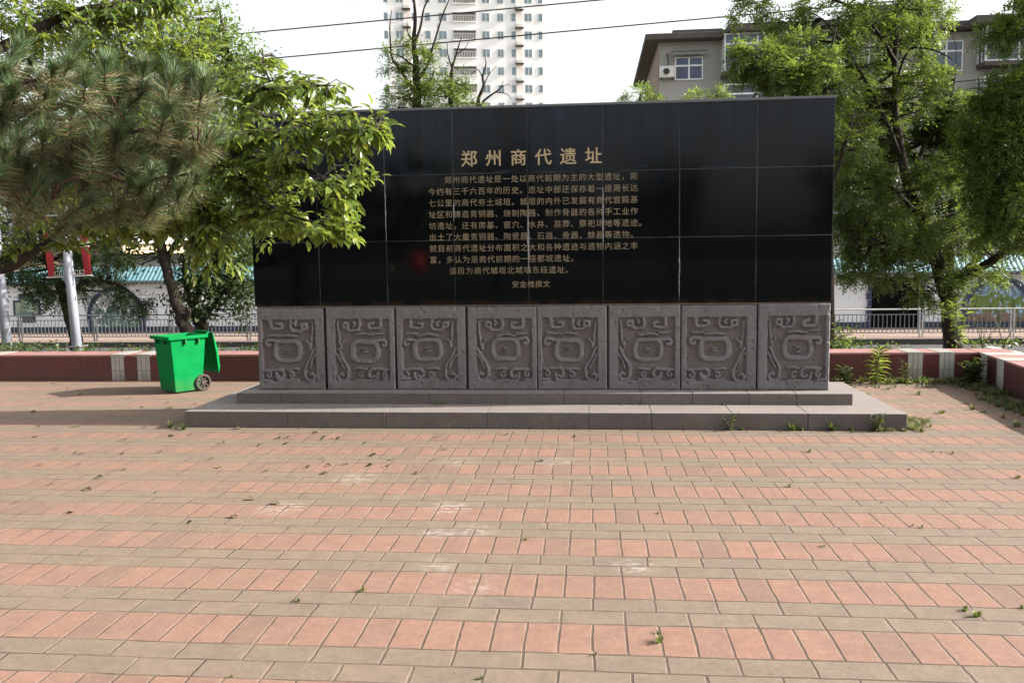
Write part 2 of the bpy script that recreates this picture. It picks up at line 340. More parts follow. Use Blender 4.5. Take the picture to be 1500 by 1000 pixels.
M['litter'] = mat_leaf('dead_leaf', (.05, .034, .018), (.03, .022, .013), (.09, .075, .028), .1, .7)

# ------------------------------------------------------------------ mesh helper
class MB:
    def __init__(s): s.v = []; s.f = []; s.mi = []
    def add(s, vs, fs, mi=0):
        b = len(s.v); s.v += [tuple(v) for v in vs]; s.f += [tuple(i+b for i in f) for f in fs]; s.mi += [mi]*len(fs); return s
    def box(s, x0, x1, y0, y1, z0, z1, mi=0, top=None):
        """top=(dx0,dx1,dy0,dy1) offsets for the upper face"""
        t = top or (0, 0, 0, 0)
        v = [(x0, y0, z0), (x1, y0, z0), (x1, y1, z0), (x0, y1, z0),
             (x0+t[0], y0+t[2], z1), (x1+t[1], y0+t[2], z1), (x1+t[1], y1+t[3], z1), (x0+t[0], y1+t[3], z1)]
        return s.add(v, [(3, 2, 1, 0), (4, 5, 6, 7), (0, 1, 5, 4), (1, 2, 6, 5), (2, 3, 7, 6), (3, 0, 4, 7)], mi)
    def tube(s, pts, rad, n=8, mi=0, cap=True):
        pts = [Vector(p) for p in pts]
        if not hasattr(rad, '__len__'): rad = [rad]*len(pts)
        b = len(s.v); ref = Vector((.31, .17, .93)).normalized()
        for i, p in enumerate(pts):
            t = (pts[min(i+1, len(pts)-1)]-pts[max(i-1, 0)]).normalized()
            a = t.cross(ref)
            if a.length < .1: a = t.cross(Vector((1, 0, 0)))
            a.normalize(); c = t.cross(a)
            for k in range(n):
                q = p+(a*math.cos(2*math.pi*k/n)+c*math.sin(2*math.pi*k/n))*rad[i]; s.v.append(tuple(q))
        for i in range(len(pts)-1):
            for k in range(n):
                s.f.append((b+i*n+k, b+i*n+(k+1) % n, b+(i+1)*n+(k+1) % n, b+(i+1)*n+k)); s.mi.append(mi)
        if cap:
            s.f.append(tuple(b+k for k in range(n))[::-1]); s.mi.append(mi)
            s.f.append(tuple(b+(len(pts)-1)*n+k for k in range(n))); s.mi.append(mi)
        return s
    def prism(s, poly, axis, a, b, mi=0):
        """extrude a 2-D polygon along axis between a and b. axis 1: poly=(x,z); 0: (y,z); 2: (x,y)"""
        def P(u, v, t): return {0: (t, u, v), 1: (u, t, v), 2: (u, v, t)}[axis]
        n = len(poly); vs = [P(u, v, a) for u, v in poly]+[P(u, v, b) for u, v in poly]
        fs = [tuple(range(n)), tuple(range(2*n-1, n-1, -1))]+[(i, i+n, (i+1) % n+n, (i+1) % n) for i in range(n)]
        return s.add(vs, fs, mi)

def link(o, parent=None):
    COL.objects.link(o)
    if parent is not None: o.parent = parent
    return o
def build(name, mb, mats, parent=None, smooth=False, bevel=0., fix=True, seg=2):
    me = bpy.data.meshes.new(name); me.from_pydata(mb.v, [], mb.f)
    for mm in (mats if isinstance(mats, (list, tuple)) else [mats]): me.materials.append(mm)
    if any(mb.mi): me.polygons.foreach_set('material_index', mb.mi)
    if fix:
        bm = bmesh.new(); bm.from_mesh(me); bmesh.ops.recalc_face_normals(bm, faces=bm.faces); bm.to_mesh(me); bm.free()
    if smooth: me.polygons.foreach_set('use_smooth', [True]*len(me.polygons))
    me.update(); o = link(bpy.data.objects.new(name, me), parent)
    if bevel:
        b = o.modifiers.new('bevel', 'BEVEL'); b.width = bevel; b.segments = seg; b.limit_method = 'ANGLE'; b.angle_limit = R(40)
    return o
def np_mesh(name, V, Fq, mats, parent=None, mi=None, smooth=False):
    """fast mesh from arrays; Fq (n,k) faces of equal size"""
    me = bpy.data.meshes.new(name); V = np.asarray(V, np.float32); Fq = np.asarray(Fq, np.int32); k = Fq.shape[1]
    me.vertices.add(len(V)); me.vertices.foreach_set('co', V.ravel())
    me.loops.add(Fq.size); me.loops.foreach_set('vertex_index', Fq.ravel())
    me.polygons.add(len(Fq)); me.polygons.foreach_set('loop_start', np.arange(0, Fq.size, k, dtype=np.int32))
    me.polygons.foreach_set('loop_total', np.full(len(Fq), k, np.int32))
    for mm in (mats if isinstance(mats, (list, tuple)) else [mats]): me.materials.append(mm)
    if mi is not None: me.polygons.foreach_set('material_index', np.asarray(mi, np.int32))
    if smooth: me.polygons.foreach_set('use_smooth', np.ones(len(Fq), bool))
    me.update(calc_edges=True); return link(bpy.data.objects.new(name, me), parent)
def empty(name, loc, label, cat, group=None, rz=0.):
    o = bpy.data.objects.new(name, None); o.location = loc; o.rotation_euler.z = rz; o.empty_display_size = .2
    COL.objects.link(o); return tag(o, label, cat, group)
def tag(o, label, cat, group=None):
    o['label'] = label; o['category'] = cat
    if group: o['group'] = group
    return o
def struct(o): o['kind'] = 'structure'; return o
def copy_tree(o, parent=None):
    c = o.copy(); COL.objects.link(c)
    if parent is not None: c.parent = parent
    for ch in list(o.children): copy_tree(ch, c)
    return c

# ------------------------------------------------------------------ the setting
b = MB().add([(-400, -400, -1.36), (400, -400, -1.36), (400, 400, -1.36), (-400, 400, -1.36)], [(0, 1, 2, 3)])
struct(build('ground', b, M['ground'], fix=False))
b = MB().box(-40, 30, -8, 12.2, -1.34, 0.); struct(build('plaza_paving', b, M['paving']))
b = MB().box(-80, 80, -120, -8.002, -1.34, -.02); struct(build('added_dark_ground', b, mat_rough_ground('added_ground_green', (.022, .034, .012), (.032, .035, .016), 1.5)))  # added unseen dark ground, there to darken the slab's reflection
b = MB().prism([(5.42, 12.1), (30, 12.1), (30, -4.3), (3.66, -4.3)], 2, -.02, .2); struct(build('planting_bed', b, M['soil']))
# planting strip behind the low wall, then a bank down to the road
b = MB()
nx, ys = 90, [12.0, 12.3, 13.5, 14.6, 16., 17.4, 19., 21.4]
hs_ = [.24, .25, .17, .05, -.12, -.5, -.95, -1.31]
V = []
for j, y in enumerate(ys):
    for i in range(nx+1): V.append((-42+80*i/nx, y, hs_[j]+(random.uniform(-.035, .03) if 0 < j < 7 else 0)))
b.add(V, [(j*(nx+1)+i, j*(nx+1)+i+1, (j+1)*(nx+1)+i+1, (j+1)*(nx+1)+i) for j in range(len(ys)-1) for i in range(nx)])
struct(build('planting_bank', b, M['soil'], smooth=True, fix=False))
b = MB().add([(-300, 21, -1.33), (300, 21, -1.33), (300, 29.05, -1.33), (-300, 29.05, -1.33)], [(0, 1, 2, 3)]); struct(build('road', b, M['road'], fix=False))
b = MB().box(-300, 300, 29.05, 29.2, -1.5, -1.14); struct(build('kerb', b, M['kerb'], bevel=.015))
b = MB().box(-300, 300, 29.2, 33.9, -1.5, -1.15); struct(build('pavement', b, M['walk']))

# ------------------------------------------------------------------ the monument
mon = empty('stone_monument', (-.6, 9.5, 0), 'long black granite monument wall with gold Chinese inscription on carved stone blocks and two steps', 'monument')
MO = Vector((-.6, 9.5, 0))
def part(name, mb, mats, root, **kw):
    o = build(name, mb, mats, root, **kw); o.location = -Vector(root.location); return o
def slabs(x0, x1, y0, y1, z0, z1, joints, chip=.002):
    b = MB(); xs = [x0]+list(joints)+[x1]
    for i in range(len(xs)-1):
        g1 = .0 if i == 0 else .0014; g2 = .0 if i == len(xs)-2 else .0014
        d = random.uniform(-chip, chip); dz = random.uniform(-chip, 0)
        b.box(xs[i]+g1, xs[i+1]-g2, y0+d, y1, z0, z1+dz)
    return b
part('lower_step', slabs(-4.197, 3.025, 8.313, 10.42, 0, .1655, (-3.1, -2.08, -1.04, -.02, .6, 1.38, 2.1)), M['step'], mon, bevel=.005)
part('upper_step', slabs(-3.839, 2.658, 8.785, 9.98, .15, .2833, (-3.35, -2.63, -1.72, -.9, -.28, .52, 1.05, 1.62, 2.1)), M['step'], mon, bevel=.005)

# carved blocks: a height field of raised ribbons over a sunk panel
def seg_dist(PX, PZ, pts):
    d = np.full(PX.shape, 9.)
    for (ax, az), (bx, bz) in zip(pts[:-1], pts[1:]):
        vx, vz = bx-ax, bz-az; L = vx*vx+vz*vz+1e-9
        t = np.clip(((PX-ax)*vx+(PZ-az)*vz)/L, 0, 1); d = np.minimum(d, np.hypot(PX-ax-t*vx, PZ-az-t*vz))
    return d
def spiral(cx, cz, r0, r1, a0, a1, n=14):
    return [(cx+(r0+(r1-r0)*i/n)*math.cos(R(a0+(a1-a0)*i/n)), cz+(r0+(r1-r0)*i/n)*math.sin(R(a0+(a1-a0)*i/n))) for i in range(n+1)]
def rrect(cx, cz, hx, hz, r, n=5):
    p = []
    for sx, sz, a in ((1, -1, -90), (1, 1, 0), (-1, 1, 90), (-1, -1, 180)):
        for i in range(n+1):
            t = R(a+90*i/n); p.append((cx+sx*(hx-r)+r*math.cos(t), cz+sz*(hz-r)+r*math.sin(t)))
    return p+[p[0]]
STROKES = [   # (points in block units u right, v down; half-width)
    ([(.055, .15), (.05, .5), (.055, .88), (.17, .885)], .020), (rrect(.45, .52, .185, .118, .085), .031),
    ([(.41, .50), (.49, .50)], .009), ([(.42, .525), (.5, .53)], .008), ([(.41, .55), (.47, .548)], .008),
    ([(.33, .405), (.22, .395)]+spiral(.155, .435, .05, .018, -60, -330), .022),
    ([(.20, .15), (.205, .235), (.225, .255), (.35, .255), (.372, .235), (.372, .20), (.31, .195)], .021),
    ([(.51, .16), (.50, .22), (.53, .27), (.655, .275), (.675, .25), (.672, .19), (.735, .185), (.742, .235), (.70, .245)], .021),
    ([(.60, .175), (.575, .20), (.60, .225)], .018), ([(.32, .345), (.45, .325), (.58, .345)], .016), ([(.15, .32), (.30, .325)], .013),
    ([(.10, .755), (.33, .745), (.375, .775), (.375, .83), (.33, .85), (.30, .83)], .020), (spiral(.14, .82, .045, .014, -90, 220), .016),
    ([(.26, .80), (.275, .86), (.31, .885), (.58, .885)], .020), ([(.44, .755), (.56, .745), (.60, .755)], .015), (spiral(.49, .825, .045, .012, -120, 200), .017),
    ([(.84, .50), (.79, .60), (.73, .68), (.695, .76), (.70, .84), (.74, .885), (.83, .885), (.85, .83), (.81, .80), (.775, .82)], .019),
    ([(.86, .57), (.80, .66), (.76, .74)], .013), ([(.745, .40), (.79, .44), (.79, .5)], .014), ([(.83, .18), (.82, .30), (.80, .46)], .012),
    
]
def block_mesh(mirror, seed, wd, ht, depth):
    r = np.random.default_rng(seed); nx, nz = 112, 132
    u = np.linspace(0, 1, nx+1); v = np.linspace(0, 1, nz+1); U, Vv = np.meshgrid(u, v)
    UU = (1-U) if mirror else U
    wob = .006*np.sin(UU*23+seed)+.005*np.sin(Vv*31+seed*2.); PX = UU+wob*.6; PV = Vv+wob*.5
    ins = np.minimum(np.minimum(PX-.04, .875-PX), np.minimum(PV-.135, .905-PV)); sunk = np.clip(ins/.022, 0, 1); sunk = sunk*sunk*(3-2*sunk)
    h = -.034*sunk
    rib = np.zeros_like(h)
    for pts, hw in STROKES:
        ja, jc_ = r.normal(0, .006, 2); hw = hw*r.uniform(.85, 1.12)
        d = seg_dist(PX*.82, PV, [((a+ja)*.82, c+jc_) for a, c in pts]); prof = np.clip(1.7-(d/hw)**2*1.5, 0, 1); rib = np.maximum(rib, prof)
    h = h+rib*.036*sunk
    nz_ = r.normal(0, 1, (nz+1, nx+1))
    for _ in range(2): nz_ = (nz_+np.roll(nz_, 1, 0)+np.roll(nz_, -1, 0)+np.roll(nz_, 1, 1)+np.roll(nz_, -1, 1))/5
    h += nz_*.0022*(.35+sunk*(1-rib))
    chip = r.normal(0, 1, (nz//6+2, nx//6+2)); chip = np.kron(chip, np.ones((6, 6)))[:nz+1, :nx+1]
    for _ in range(4): chip = (chip+np.roll(chip, 1, 0)+np.roll(chip, -1, 0)+np.roll(chip, 1, 1)+np.roll(chip, -1, 1))/5
    h -= .008*np.clip(chip-.85, 0, 1)
    hat = np.sin((PX*1.0+PV*.25)*170)*np.sin(PV*120); h += .003*hat*sunk*(1-rib)
    edge = np.minimum(np.minimum(U, 1-U)*wd, np.minimum(Vv, 1-Vv)*ht); ch = .010+.006*np.sin(U*40+seed)*np.sin(Vv*37+seed)
    h -= .014*np.clip(1-edge/np.maximum(ch, .004), 0, 1)**2
    X = U*wd; Z = ht*(1-Vv); Y = -h
    n1 = (nx+1)*(nz+1); V = np.stack([X, Y, Z], -1).reshape(-1, 3)
    i, j = np.meshgrid(np.arange(nx), np.arange(nz)); a = (j*(nx+1)+i).ravel()
    F = np.stack([a, a+nx+1, a+nx+2, a+1], -1)
    Vb = np.array([(0, .012, 0), (wd, .012, 0), (wd, depth, 0), (0, depth, 0), (0, .012, ht), (wd, .012, ht), (wd, depth, ht), (0, depth, ht)])+np.array([0, .002, 0])
    Fb = np.array([(3, 2, 1, 0), (4, 5, 6, 7), (1, 2, 6, 5), (2, 3, 7, 6), (3, 0, 4, 7)])+n1
    return np.vstack([V, Vb]), np.vstack([F, Fb])
BX = [(-3.672, -2.917), (-2.892, -2.128), (-2.108, -1.342), (-1.322, -.574), (-.566, .176), (.194, .948), (.958, 1.740), (1.752, 2.484)]
for i, (x0, x1) in enumerate(BX):
    zt = 1.19-random.uniform(0, .008); dep = .47 if i in (0, 7) else .4
    V, F = block_mesh(i % 2 == 1, i+1, x1-x0, zt-.285, dep)
    o = np_mesh('carved_block', V, F, M['block'], mon)
    o.location = Vector((x0, 9.02+random.uniform(-.006, .006), .285))-MO; o.rotation_euler = (0, R(random.uniform(-.25, .25)), R(random.uniform(-.3, .3)))
b = MB().box(-3.6, 2.4, 9.1, 9.47, .28, 1.19); part('core', b, M['block'], mon)
b = MB().box(-3.665, 2.478, 9.03, 9.49, 1.188, 1.205); part('mortar_bed', b, plain('brown_mortar', (.10, .078, .064), .9, .4, 9.), mon)
b = MB().box(-3.69, 2.487, 9.035, 9.5, 1.205, 3.27); part('granite_slab', b, M['granite'], mon, bevel=.004)
b = MB().box(-3.695, 2.491, 9.028, 9.505, 3.27, 3.297); part('top_slab', b, plain('grey_granite_edge', (.10, .105, .115), .3, .15, 4.), mon, bevel=.004)

# inscription
GLYPH = {}
def glyph(ch):
    if ch not in GLYPH:
        cu = bpy.data.curves.new('text', 'FONT'); cu.body = ch; cu.size = 1; cu.extrude = .012; cu.resolution_u = 3
        to = bpy.data.objects.new('text', cu); COL.objects.link(to)
        me = bpy.data.meshes.new_from_object(to.evaluated_get(bpy.context.evaluated_depsgraph_get()))
        GLYPH[ch] = ([tuple(v.co) for v in me.vertices], [tuple(p.vertices) for p in me.polygons])
        bpy.data.objects.remove(to); bpy.data.curves.remove(cu); bpy.data.meshes.remove(me)
    return GLYPH[ch]
def text_mesh(lines, size, pitch, mat, name, bold=0.):
    """lines: (string, x, z) laid on the granite face, one glyph at a time"""
    vs, fs = [], []
    offs = [(0, 0, 0)] if not bold else [(0, 0, 0), (bold, 0, .0003), (-bold, 0, .0006), (0, bold*.6, .0009), (0, -bold*.6, .0012)]
    for s, x, z in lines:
        for k, ch in enumerate(s):
            if ch == '　': continue
            V, Fc = glyph(ch)
            for ox, oz, oy in offs:
                base = len(vs); vs += [(x+k*pitch+ox+v[0]*size, 9.0335-v[2]*size*.1-oy, z+oz+v[1]*size) for v in V]; fs += [tuple(base+i for i in f) for f in Fc]
    me = bpy.data.meshes.new(name); me.from_pydata(vs, [], fs); me.materials.append(mat); me.update()
    ob = link(bpy.data.objects.new(name, me), mon); ob.location = -MO; return ob
text_mesh([('郑州商代遗址', -1.363, 2.688)], .180, .2625, M['gold'], 'title_inscription', .0025)
BODY = ['　　郑州商代遗址是一处以商代前期为主的大型遗址，距'[1:], '今约有三千六百年的历史。遗址中部还保存着一座周长达', '七公里的商代夯土城垣。城垣的内外已发掘有商代宫殿基',
        '址区和铸造青铜器、烧制陶器、制作骨器的各种手工业作', '坊遗址，还有房基、窖穴、水井、墓葬、祭祀场地等遗迹。', '出土了大量青铜器、陶瓷器、石器、骨器、蚌器等遗物。',
        '就目前商代遗址分布面积之大和各种遗迹与遗物内涵之丰', '富，多认为是商代前期的一座都城遗址。', '　　该段为商代城垣北城墙东段遗址。']
LN = []
for i, s in enumerate(BODY):
    x = -1.722
    if i in (0, 8): s = s.lstrip('　'); x = -1.722+.088*(2 if i == 0 else 2.4)
    LN.append((s, x, 2.505-.1205*i))
text_mesh(LN, .083, .0893, M['gold_thin'], 'body_inscription')
text_mesh([('安金槐撰文', -.835, 1.392)], .078, .083, M['gold_thin'], 'signature_inscription')
# sealant smeared down the panel joints over the lettering
for (x, z0, z1, wv) in ((-1.449, 2.1, 2.3, .008), (-.652, 1.55, 2.3, .011), (.138, 1.8, 2.42, .010), (.934, 1.25, 1.9, .006), (-2.191, 1.9, 2.6, .006)):
    b = MB(); n = 16; pts = [(x+random.uniform(-.003, .003), z0+(z1-z0)*i/n, wv*(.25+.75*math.sin(math.pi*i/n))*random.uniform(.6, 1.2)) for i in range(n+1)]
    V = [(p[0]-p[2], 9.031, p[1]) for p in pts]+[(p[0]+p[2], 9.031, p[1]) for p in pts]+[(p[0], 9.0285, p[1]) for p in pts]; k = n+1
    b.add(V, [(i, i+2*k, i+1+2*k, i+1) for i in range(n)]+[(i+2*k, i+k, i+k+1, i+1+2*k) for i in range(n)])
    part('joint_sealant', b, M['sealant'], mon, smooth=True)

# ------------------------------------------------------------------ low tiled walls
WY, WZ = 11.6, .385
bw = empty('low_tiled_wall', (-1.5, WY, 0), 'long low maroon tiled wall with white bands running behind the black monument', 'wall')
part('wall_body', MB().box(-30, 5.12, WY, WY+.46, -.1, WZ-.03), M['tile'], bw)
part('coping', MB().box(-30, 5.12, WY-.003, WY+.463, WZ-.03, WZ), M['cap'], bw, bevel=.006)
bands = [(-8.90, -8.70), (-6.925, -6.733), (-6.535, -6.345), (4.205, 4.395), (4.61, 4.797), (-12.5, -12.3), (-12.1, -11.9)]
for x0, x1 in bands:
    part('white_tile_band', MB().box(x0, x1, WY-.0035, WY+.1, .0, WZ-.031).box(x0-.015, x1+.015, WY-.0065, WY+.467, WZ-.031, WZ+.004), [M['wtile']], bw)
ang = math.atan2(.11, 1.)
sw = empty('low_tiled_side_wall', (5.1, 11.6, 0), 'low maroon tiled wall with white bands running toward the viewer at the right edge', 'wall', None, -ang)
def spart(name, mb, mats, **kw): return build(name, mb, mats, sw, **kw)
spart('wall_body', MB().box(0, .46, -16, -.0, -.1, WZ-.03), M['tile_y'])
spart('coping', MB().box(-.003, .463, -16, .46, WZ-.028, WZ+.003), M['cap'], bevel=.008)
for y0, y1 in ((-.34, -.12), (-.92, -.70), (-3.2, -3.0), (-3.8, -3.6)):
    spart('white_tile_band', MB().box(-.004, .1, y0, y1, 0, WZ-.031)  .box(-.0065, .467, y0-.015, y1+.015, WZ-.029, WZ+.007), [M['wtile_y']])

# ------------------------------------------------------------------ wheelie bin
wb = empty('wheelie_bin', (-5.41, 10.70, 0), 'bright green plastic wheelie bin with open lid left of the monument', 'bin', None, R(54))
B0 = Vector(wb.location)
def bl(name, mb, mats, parent=None, **kw):
    return build(name, mb, mats, parent or wb, **kw)
# local: x = rear (wheels at +x), y = width
hb, rb = .74, (.175, .195)
b = MB()
o_ = [(-.205, -.2), (.17, -.2), (.17, .2), (-.205, .2)]; t_ = [(-.255, -.225), (.235, -.225), (.235, .225), (-.255, .225)]
it = [(-.235, -.205), (.215, -.205), (.215, .205), (-.235, .205)]; ib = [(-.18, -.18), (.15, -.18), (.15, .18), (-.18, .18)]
V = [(x, y, .02) for x, y in o_]+[(x, y, hb) for x, y in t_]+[(x, y, hb) for x, y in it]+[(x, y, .05) for x, y in ib]
Fs = [(3, 2, 1, 0)]
for k in range(4):
    n = (k+1) % 4; Fs += [(k, n, 4+n, 4+k), (4+k, 4+n, 8+n, 8+k), (8+k, 8+n, 12+n, 12+k)]
Fs += [(12, 13, 14, 15)]
b.add(V, Fs); bl('body', b, M['bin'], bevel=.022, fix=True, seg=3)
b = MB()   # rim: flange round the mouth, ribs below it
for (x0, x1, y0, y1) in ((-.295, .255, -.262, -.207), (-.295, .255, .207, .262), (-.30, -.237, -.2068, .2068), (.217, .255, -.2068, .2068)):
    b.box(x0, x1, y0, y1, hb-.032, hb+.012)
bl('rim', b, M['bin'], bevel=.008)
for x in (-.06, .12): bl('lifting_rib', MB().box(x-.007, x+.007, -.2615, -.19, hb-.10, hb-.033), M['bin_dark'])
for y in (-.1, .1): bl('lifting_rib', MB().box(-.298, -.2, y-.006, y+.006, hb-.09, hb-.033), M['bin_dark'])
b = MB()
b.tube([(.245, -.16, hb-.02), (.31, -.16, hb+.02), (.32, -.14, hb+.035), (.32, .14, hb+.035), (.31, .16, hb+.02), (.245, .16, hb-.02)], .014, 8)
bl('handle', b, M['bin'], smooth=True)
lid = MB()
ca = R(-82); L = .56
def lp(t, y, th): # along the hanging lid, outward offset th
    return (.33+t*math.cos(ca)*1.0+.0-th*math.sin(ca), y, hb+.03+t*math.sin(ca)+th*math.cos(ca))
prof = [(0, .0), (.02, .03), (.25, .055), (.48, .05), (L, .005)]
V = []; yy = [-.24, -.20, 0, .20, .24]
for (t, th) in prof:
    for k, y in enumerate(yy): V.append(lp(t, y*(1 if t < .4 else .94), th*(1 if 0 < k < 4 else .1)))
n0 = len(V)
for (t, th) in prof:
    for k, y in enumerate(yy): V.append(lp(t, y*(1 if t < .4 else .94)*.97, th*(1 if 0 < k < 4 else .1)-.008))
Fs = []
for i in range(4):
    for k in range(4):
        a = i*5+k; Fs += [(a, a+1, a+6, a+5), (n0+a+5, n0+a+6, n0+a+1, n0+a)]
for i in range(4): Fs += [(i*5, (i+1)*5, n0+(i+1)*5, n0+i*5), (i*5+4, n0+i*5+4, n0+(i+1)*5+4, (i+1)*5+4)]
for k in range(4): Fs += [(k, n0+k, n0+k+1, k+1), (20+k, 21+k, n0+21+k, n0+20+k)]
lid.add(V, Fs)
lo = bl('lid', lid, M['bin'], smooth=False, bevel=.004)
b = MB()
for y in (-.13, .13): b.tube([lp(.06, y, -.006), lp(.3, y, -.004), lp(.46, y*.9, -.004)], .011, 6)
b.tube([lp(.46, -.117, -.006), lp(.48, 0, -.006), lp(.46, .117, -.006)], .011, 6)
build('stiffening_rib', b, M['bin'], lo, smooth=True)
for sy in (-1, 1):
    b = MB(); n = 28; yc = sy*.205; cx, cz = .175, .112
    ring = [(.111, -.02), (.111, .02), (.102, .027), (.082, .027), (.078, .012), (.078, -.012), (.082, -.027), (.102, -.027)]
    V = [(cx+r*math.cos(2*math.pi*k/n), yc+y, cz+r*math.sin(2*math.pi*k/n)) for k in range(n) for r, y in ring]; q = len(ring)
    b.add(V, [(k*q+i, k*q+(i+1) % q, ((k+1) % n)*q+(i+1) % q, ((k+1) % n)*q+i) for k in range(n) for i in range(q)])
    tyre = bl('wheel', b, M['rubber'], smooth=True)
    b = MB(); b.tube([(cx, yc-.024, cz), (cx, yc+.024, cz)], .024, 14)
    for k in range(8):
        a = 2*math.pi*k/8+.2; d = Vector((math.cos(a), 0, math.sin(a))); p = Vector((-d.z, 0, d.x))*.008; c0 = Vector((cx, yc, cz))
        q = [c0+d*.02-p, c0+d*.02+p, c0+d*.082+p, c0+d*.082-p]
        b.add([v+Vector((0, -.012, 0)) for v in q]+[v+Vector((0, .012, 0)) for v in q], [(0, 1, 2, 3), (7, 6, 5, 4), (0, 4, 5, 1), (1, 5, 6, 2), (2, 6, 7, 3), (3, 7, 4, 0)])
    b.add([(cx+.08*math.cos(2*math.pi*k/20), yc+.004*sy*-1, cz+.08*math.sin(2*math.pi*k/20)) for k in range(20)], [tuple(range(20))], 1)
    build('rim', b, [M['hub'], M['rubber']], tyre)
b = MB().tube([(.175, -.2, .112), (.175, .2, .112)], .011, 8); bl('axle', b, M['rubber'])
b = MB().box(.09, .19, -.13, .13, .06, .16); bl('axle_housing', b, M['bin_dark'], bevel=.01)

# ------------------------------------------------------------------ roadside wall with teal roof, murals and gateway
rw = empty('roadside_wall', (0, 33.5, -1.15), 'white rendered roadside wall with teal tiled roof, round murals and a dark gateway across the road', 'wall')
def rp(name, mb, mats, **kw): return part(name, mb, mats, rw, **kw)
GX0, GX1 = 10.72, 12.52
b = MB().box(-70, GX0, 33.5, 33.8, -1.16, .95).box(GX1, 60, 33.5, 33.8, -1.16, .95).box(GX0, GX1, 33.5, 33.8, .78, .95); rp('wall_panel', b, M['mwall'])
b = MB().box(-70, GX0-.2, 33.46, 33.5, -1.16, -.92).box(GX1+.2, 60, 33.46, 33.5, -1.16, -.92); rp('dark_base', b, M['mdark'])
b = MB().box(GX0, GX1, 33.7, 33.78, -1.15, .78); rp('gateway', b, M['dark'])
b = MB()
for x0, x1 in ((GX0-.18, GX0), (GX1, GX1+.18)):
    for k in range(7): b.box(x0+(.05 if k % 2 else 0)*(1 if x0 < GX0 else 0), x1-(.05 if k % 2 else 0)*(0 if x0 < GX0 else 1), 33.44, 33.5, -1.15+k*.275, -1.15+(k+1)*.275-.02)
rp('gate_surround', b, M['navy'])
b = MB(); b.prism([(33.05, .93), (33.05, 1.0), (33.65, 1.55), (34.3, 1.0), (34.3, .93)], 0, -70, 60); rp('tiled_roof', b, M['rooft'])
b = MB()
for k in range(300): x = -30+k*.19; b.tube([(x, 33.02, .90), (x, 33.09, .90)], .06, 8)
o = rp('eave_tiles', b, M['concrete'])
def ringdisc(cx, cz, r, rin, mring, mface, mirror=False):
    n = 40; b = MB(); V = []
    for k in range(n+1):
        a = 2*math.pi*k/n; V += [(cx+r*math.cos(a), 33.44, cz+r*math.sin(a)), (cx+rin*math.cos(a), 33.44, cz+rin*math.sin(a)), (cx+r*math.cos(a), 33.5, cz+r*math.sin(a))]
    b.add(V, [(3*k, 3*k+1, 3*k+4, 3*k+3) for k in range(n)]+[(3*k+2, 3*k, 3*k+3, 3*k+5) for k in range(n)])
    rp('mural_frame', b, mring)
    b = MB().add([(cx+(rin+.02)*math.cos(2*math.pi*k/n), 33.47, cz+(rin+.02)*math.sin(2*math.pi*k/n)) for k in range(n)], [tuple(range(n))])
    rp('mural', b, mface)
ringdisc(-19.65, -.55, 1.28, 1.1, M['navy'], M['mural1']); ringdisc(15.35, -.55, 1.35, 1.12, M['navy'], M['mural2']); ringdisc(-30.2, -.55, 1.28, 1.1, M['navy'], M['mural1'])
# cross shaped lattice window
def cross(cx, cz, r, k, y, name, mat):
    a = r*k; p = [(-a, -r), (a, -r), (a, -a), (r, -a), (r, a), (a, a), (a, r), (-a, r), (-a, a), (-r, a), (-r, -a), (-a, -a)]
    rp(name, MB().prism([(cx+u, cz+v) for u, v in p], 1, y, 33.5), mat)
cross(-23.57, -.12, .60, .55, 33.45, 'lattice_window', M['mdark']); cross(-23.57, -.12, .5, .5, 33.44, 'lattice_panel', M['mural3'])

# guard rail along the far pavement: sections between posts
RY = 29.75
grp = 'guard rail sections along the far pavement'
def rail_section(x0, x1, pale, label):
    t = empty('guard_rail', (x0, RY, -1.15), label, 'railing', grp)
    wv = x1-x0; m1 = M['rail_pale'] if pale else M['steel']
    for x in (.03, wv-.03): build('post', MB().box(x-.02, x+.02, -.02, .02, 0, .93), m1, t)
    build('handrail', MB().tube([(0, 0, .95), (wv, 0, .95)], .026, 8), m1, t)
    b = MB().box(.05, wv-.05, -.012, .012, .76, .79).box(.05, wv-.05, -.012, .012, .14, .17); n = int(wv/.145)
    for k in range(n): x = .09+(wv-.18)*k/(n-1); b.box(x-.012, x+.012, -.009, .009, .17, .76)
    build('balusters', b, M['steel'], t); return t
RL = 2.95
xs = [-24.2+RL*k for k in range(15)]
names = ['at the far left edge', 'left of the round river mural', 'before the round river mural', 'left of the leaning trunk', 'beside the monument edge']
for k, x in enumerate(xs):
    if -10.2 < x < 4.5: continue
    pale = x > 0
    if pale: lab = 'pale guard rail section across the road ' + {7.5: 'just right of the monument', 10.: 'in front of the dark gateway', 13.: 'in front of the garden mural at right'}.get(min((7.5, 10., 13.), key=lambda q: abs(q-x)))
    else: lab = 'grey guard rail section across the road ' + names[min(k, 4)]
    rail_section(x, x+RL-.04, pale, lab)

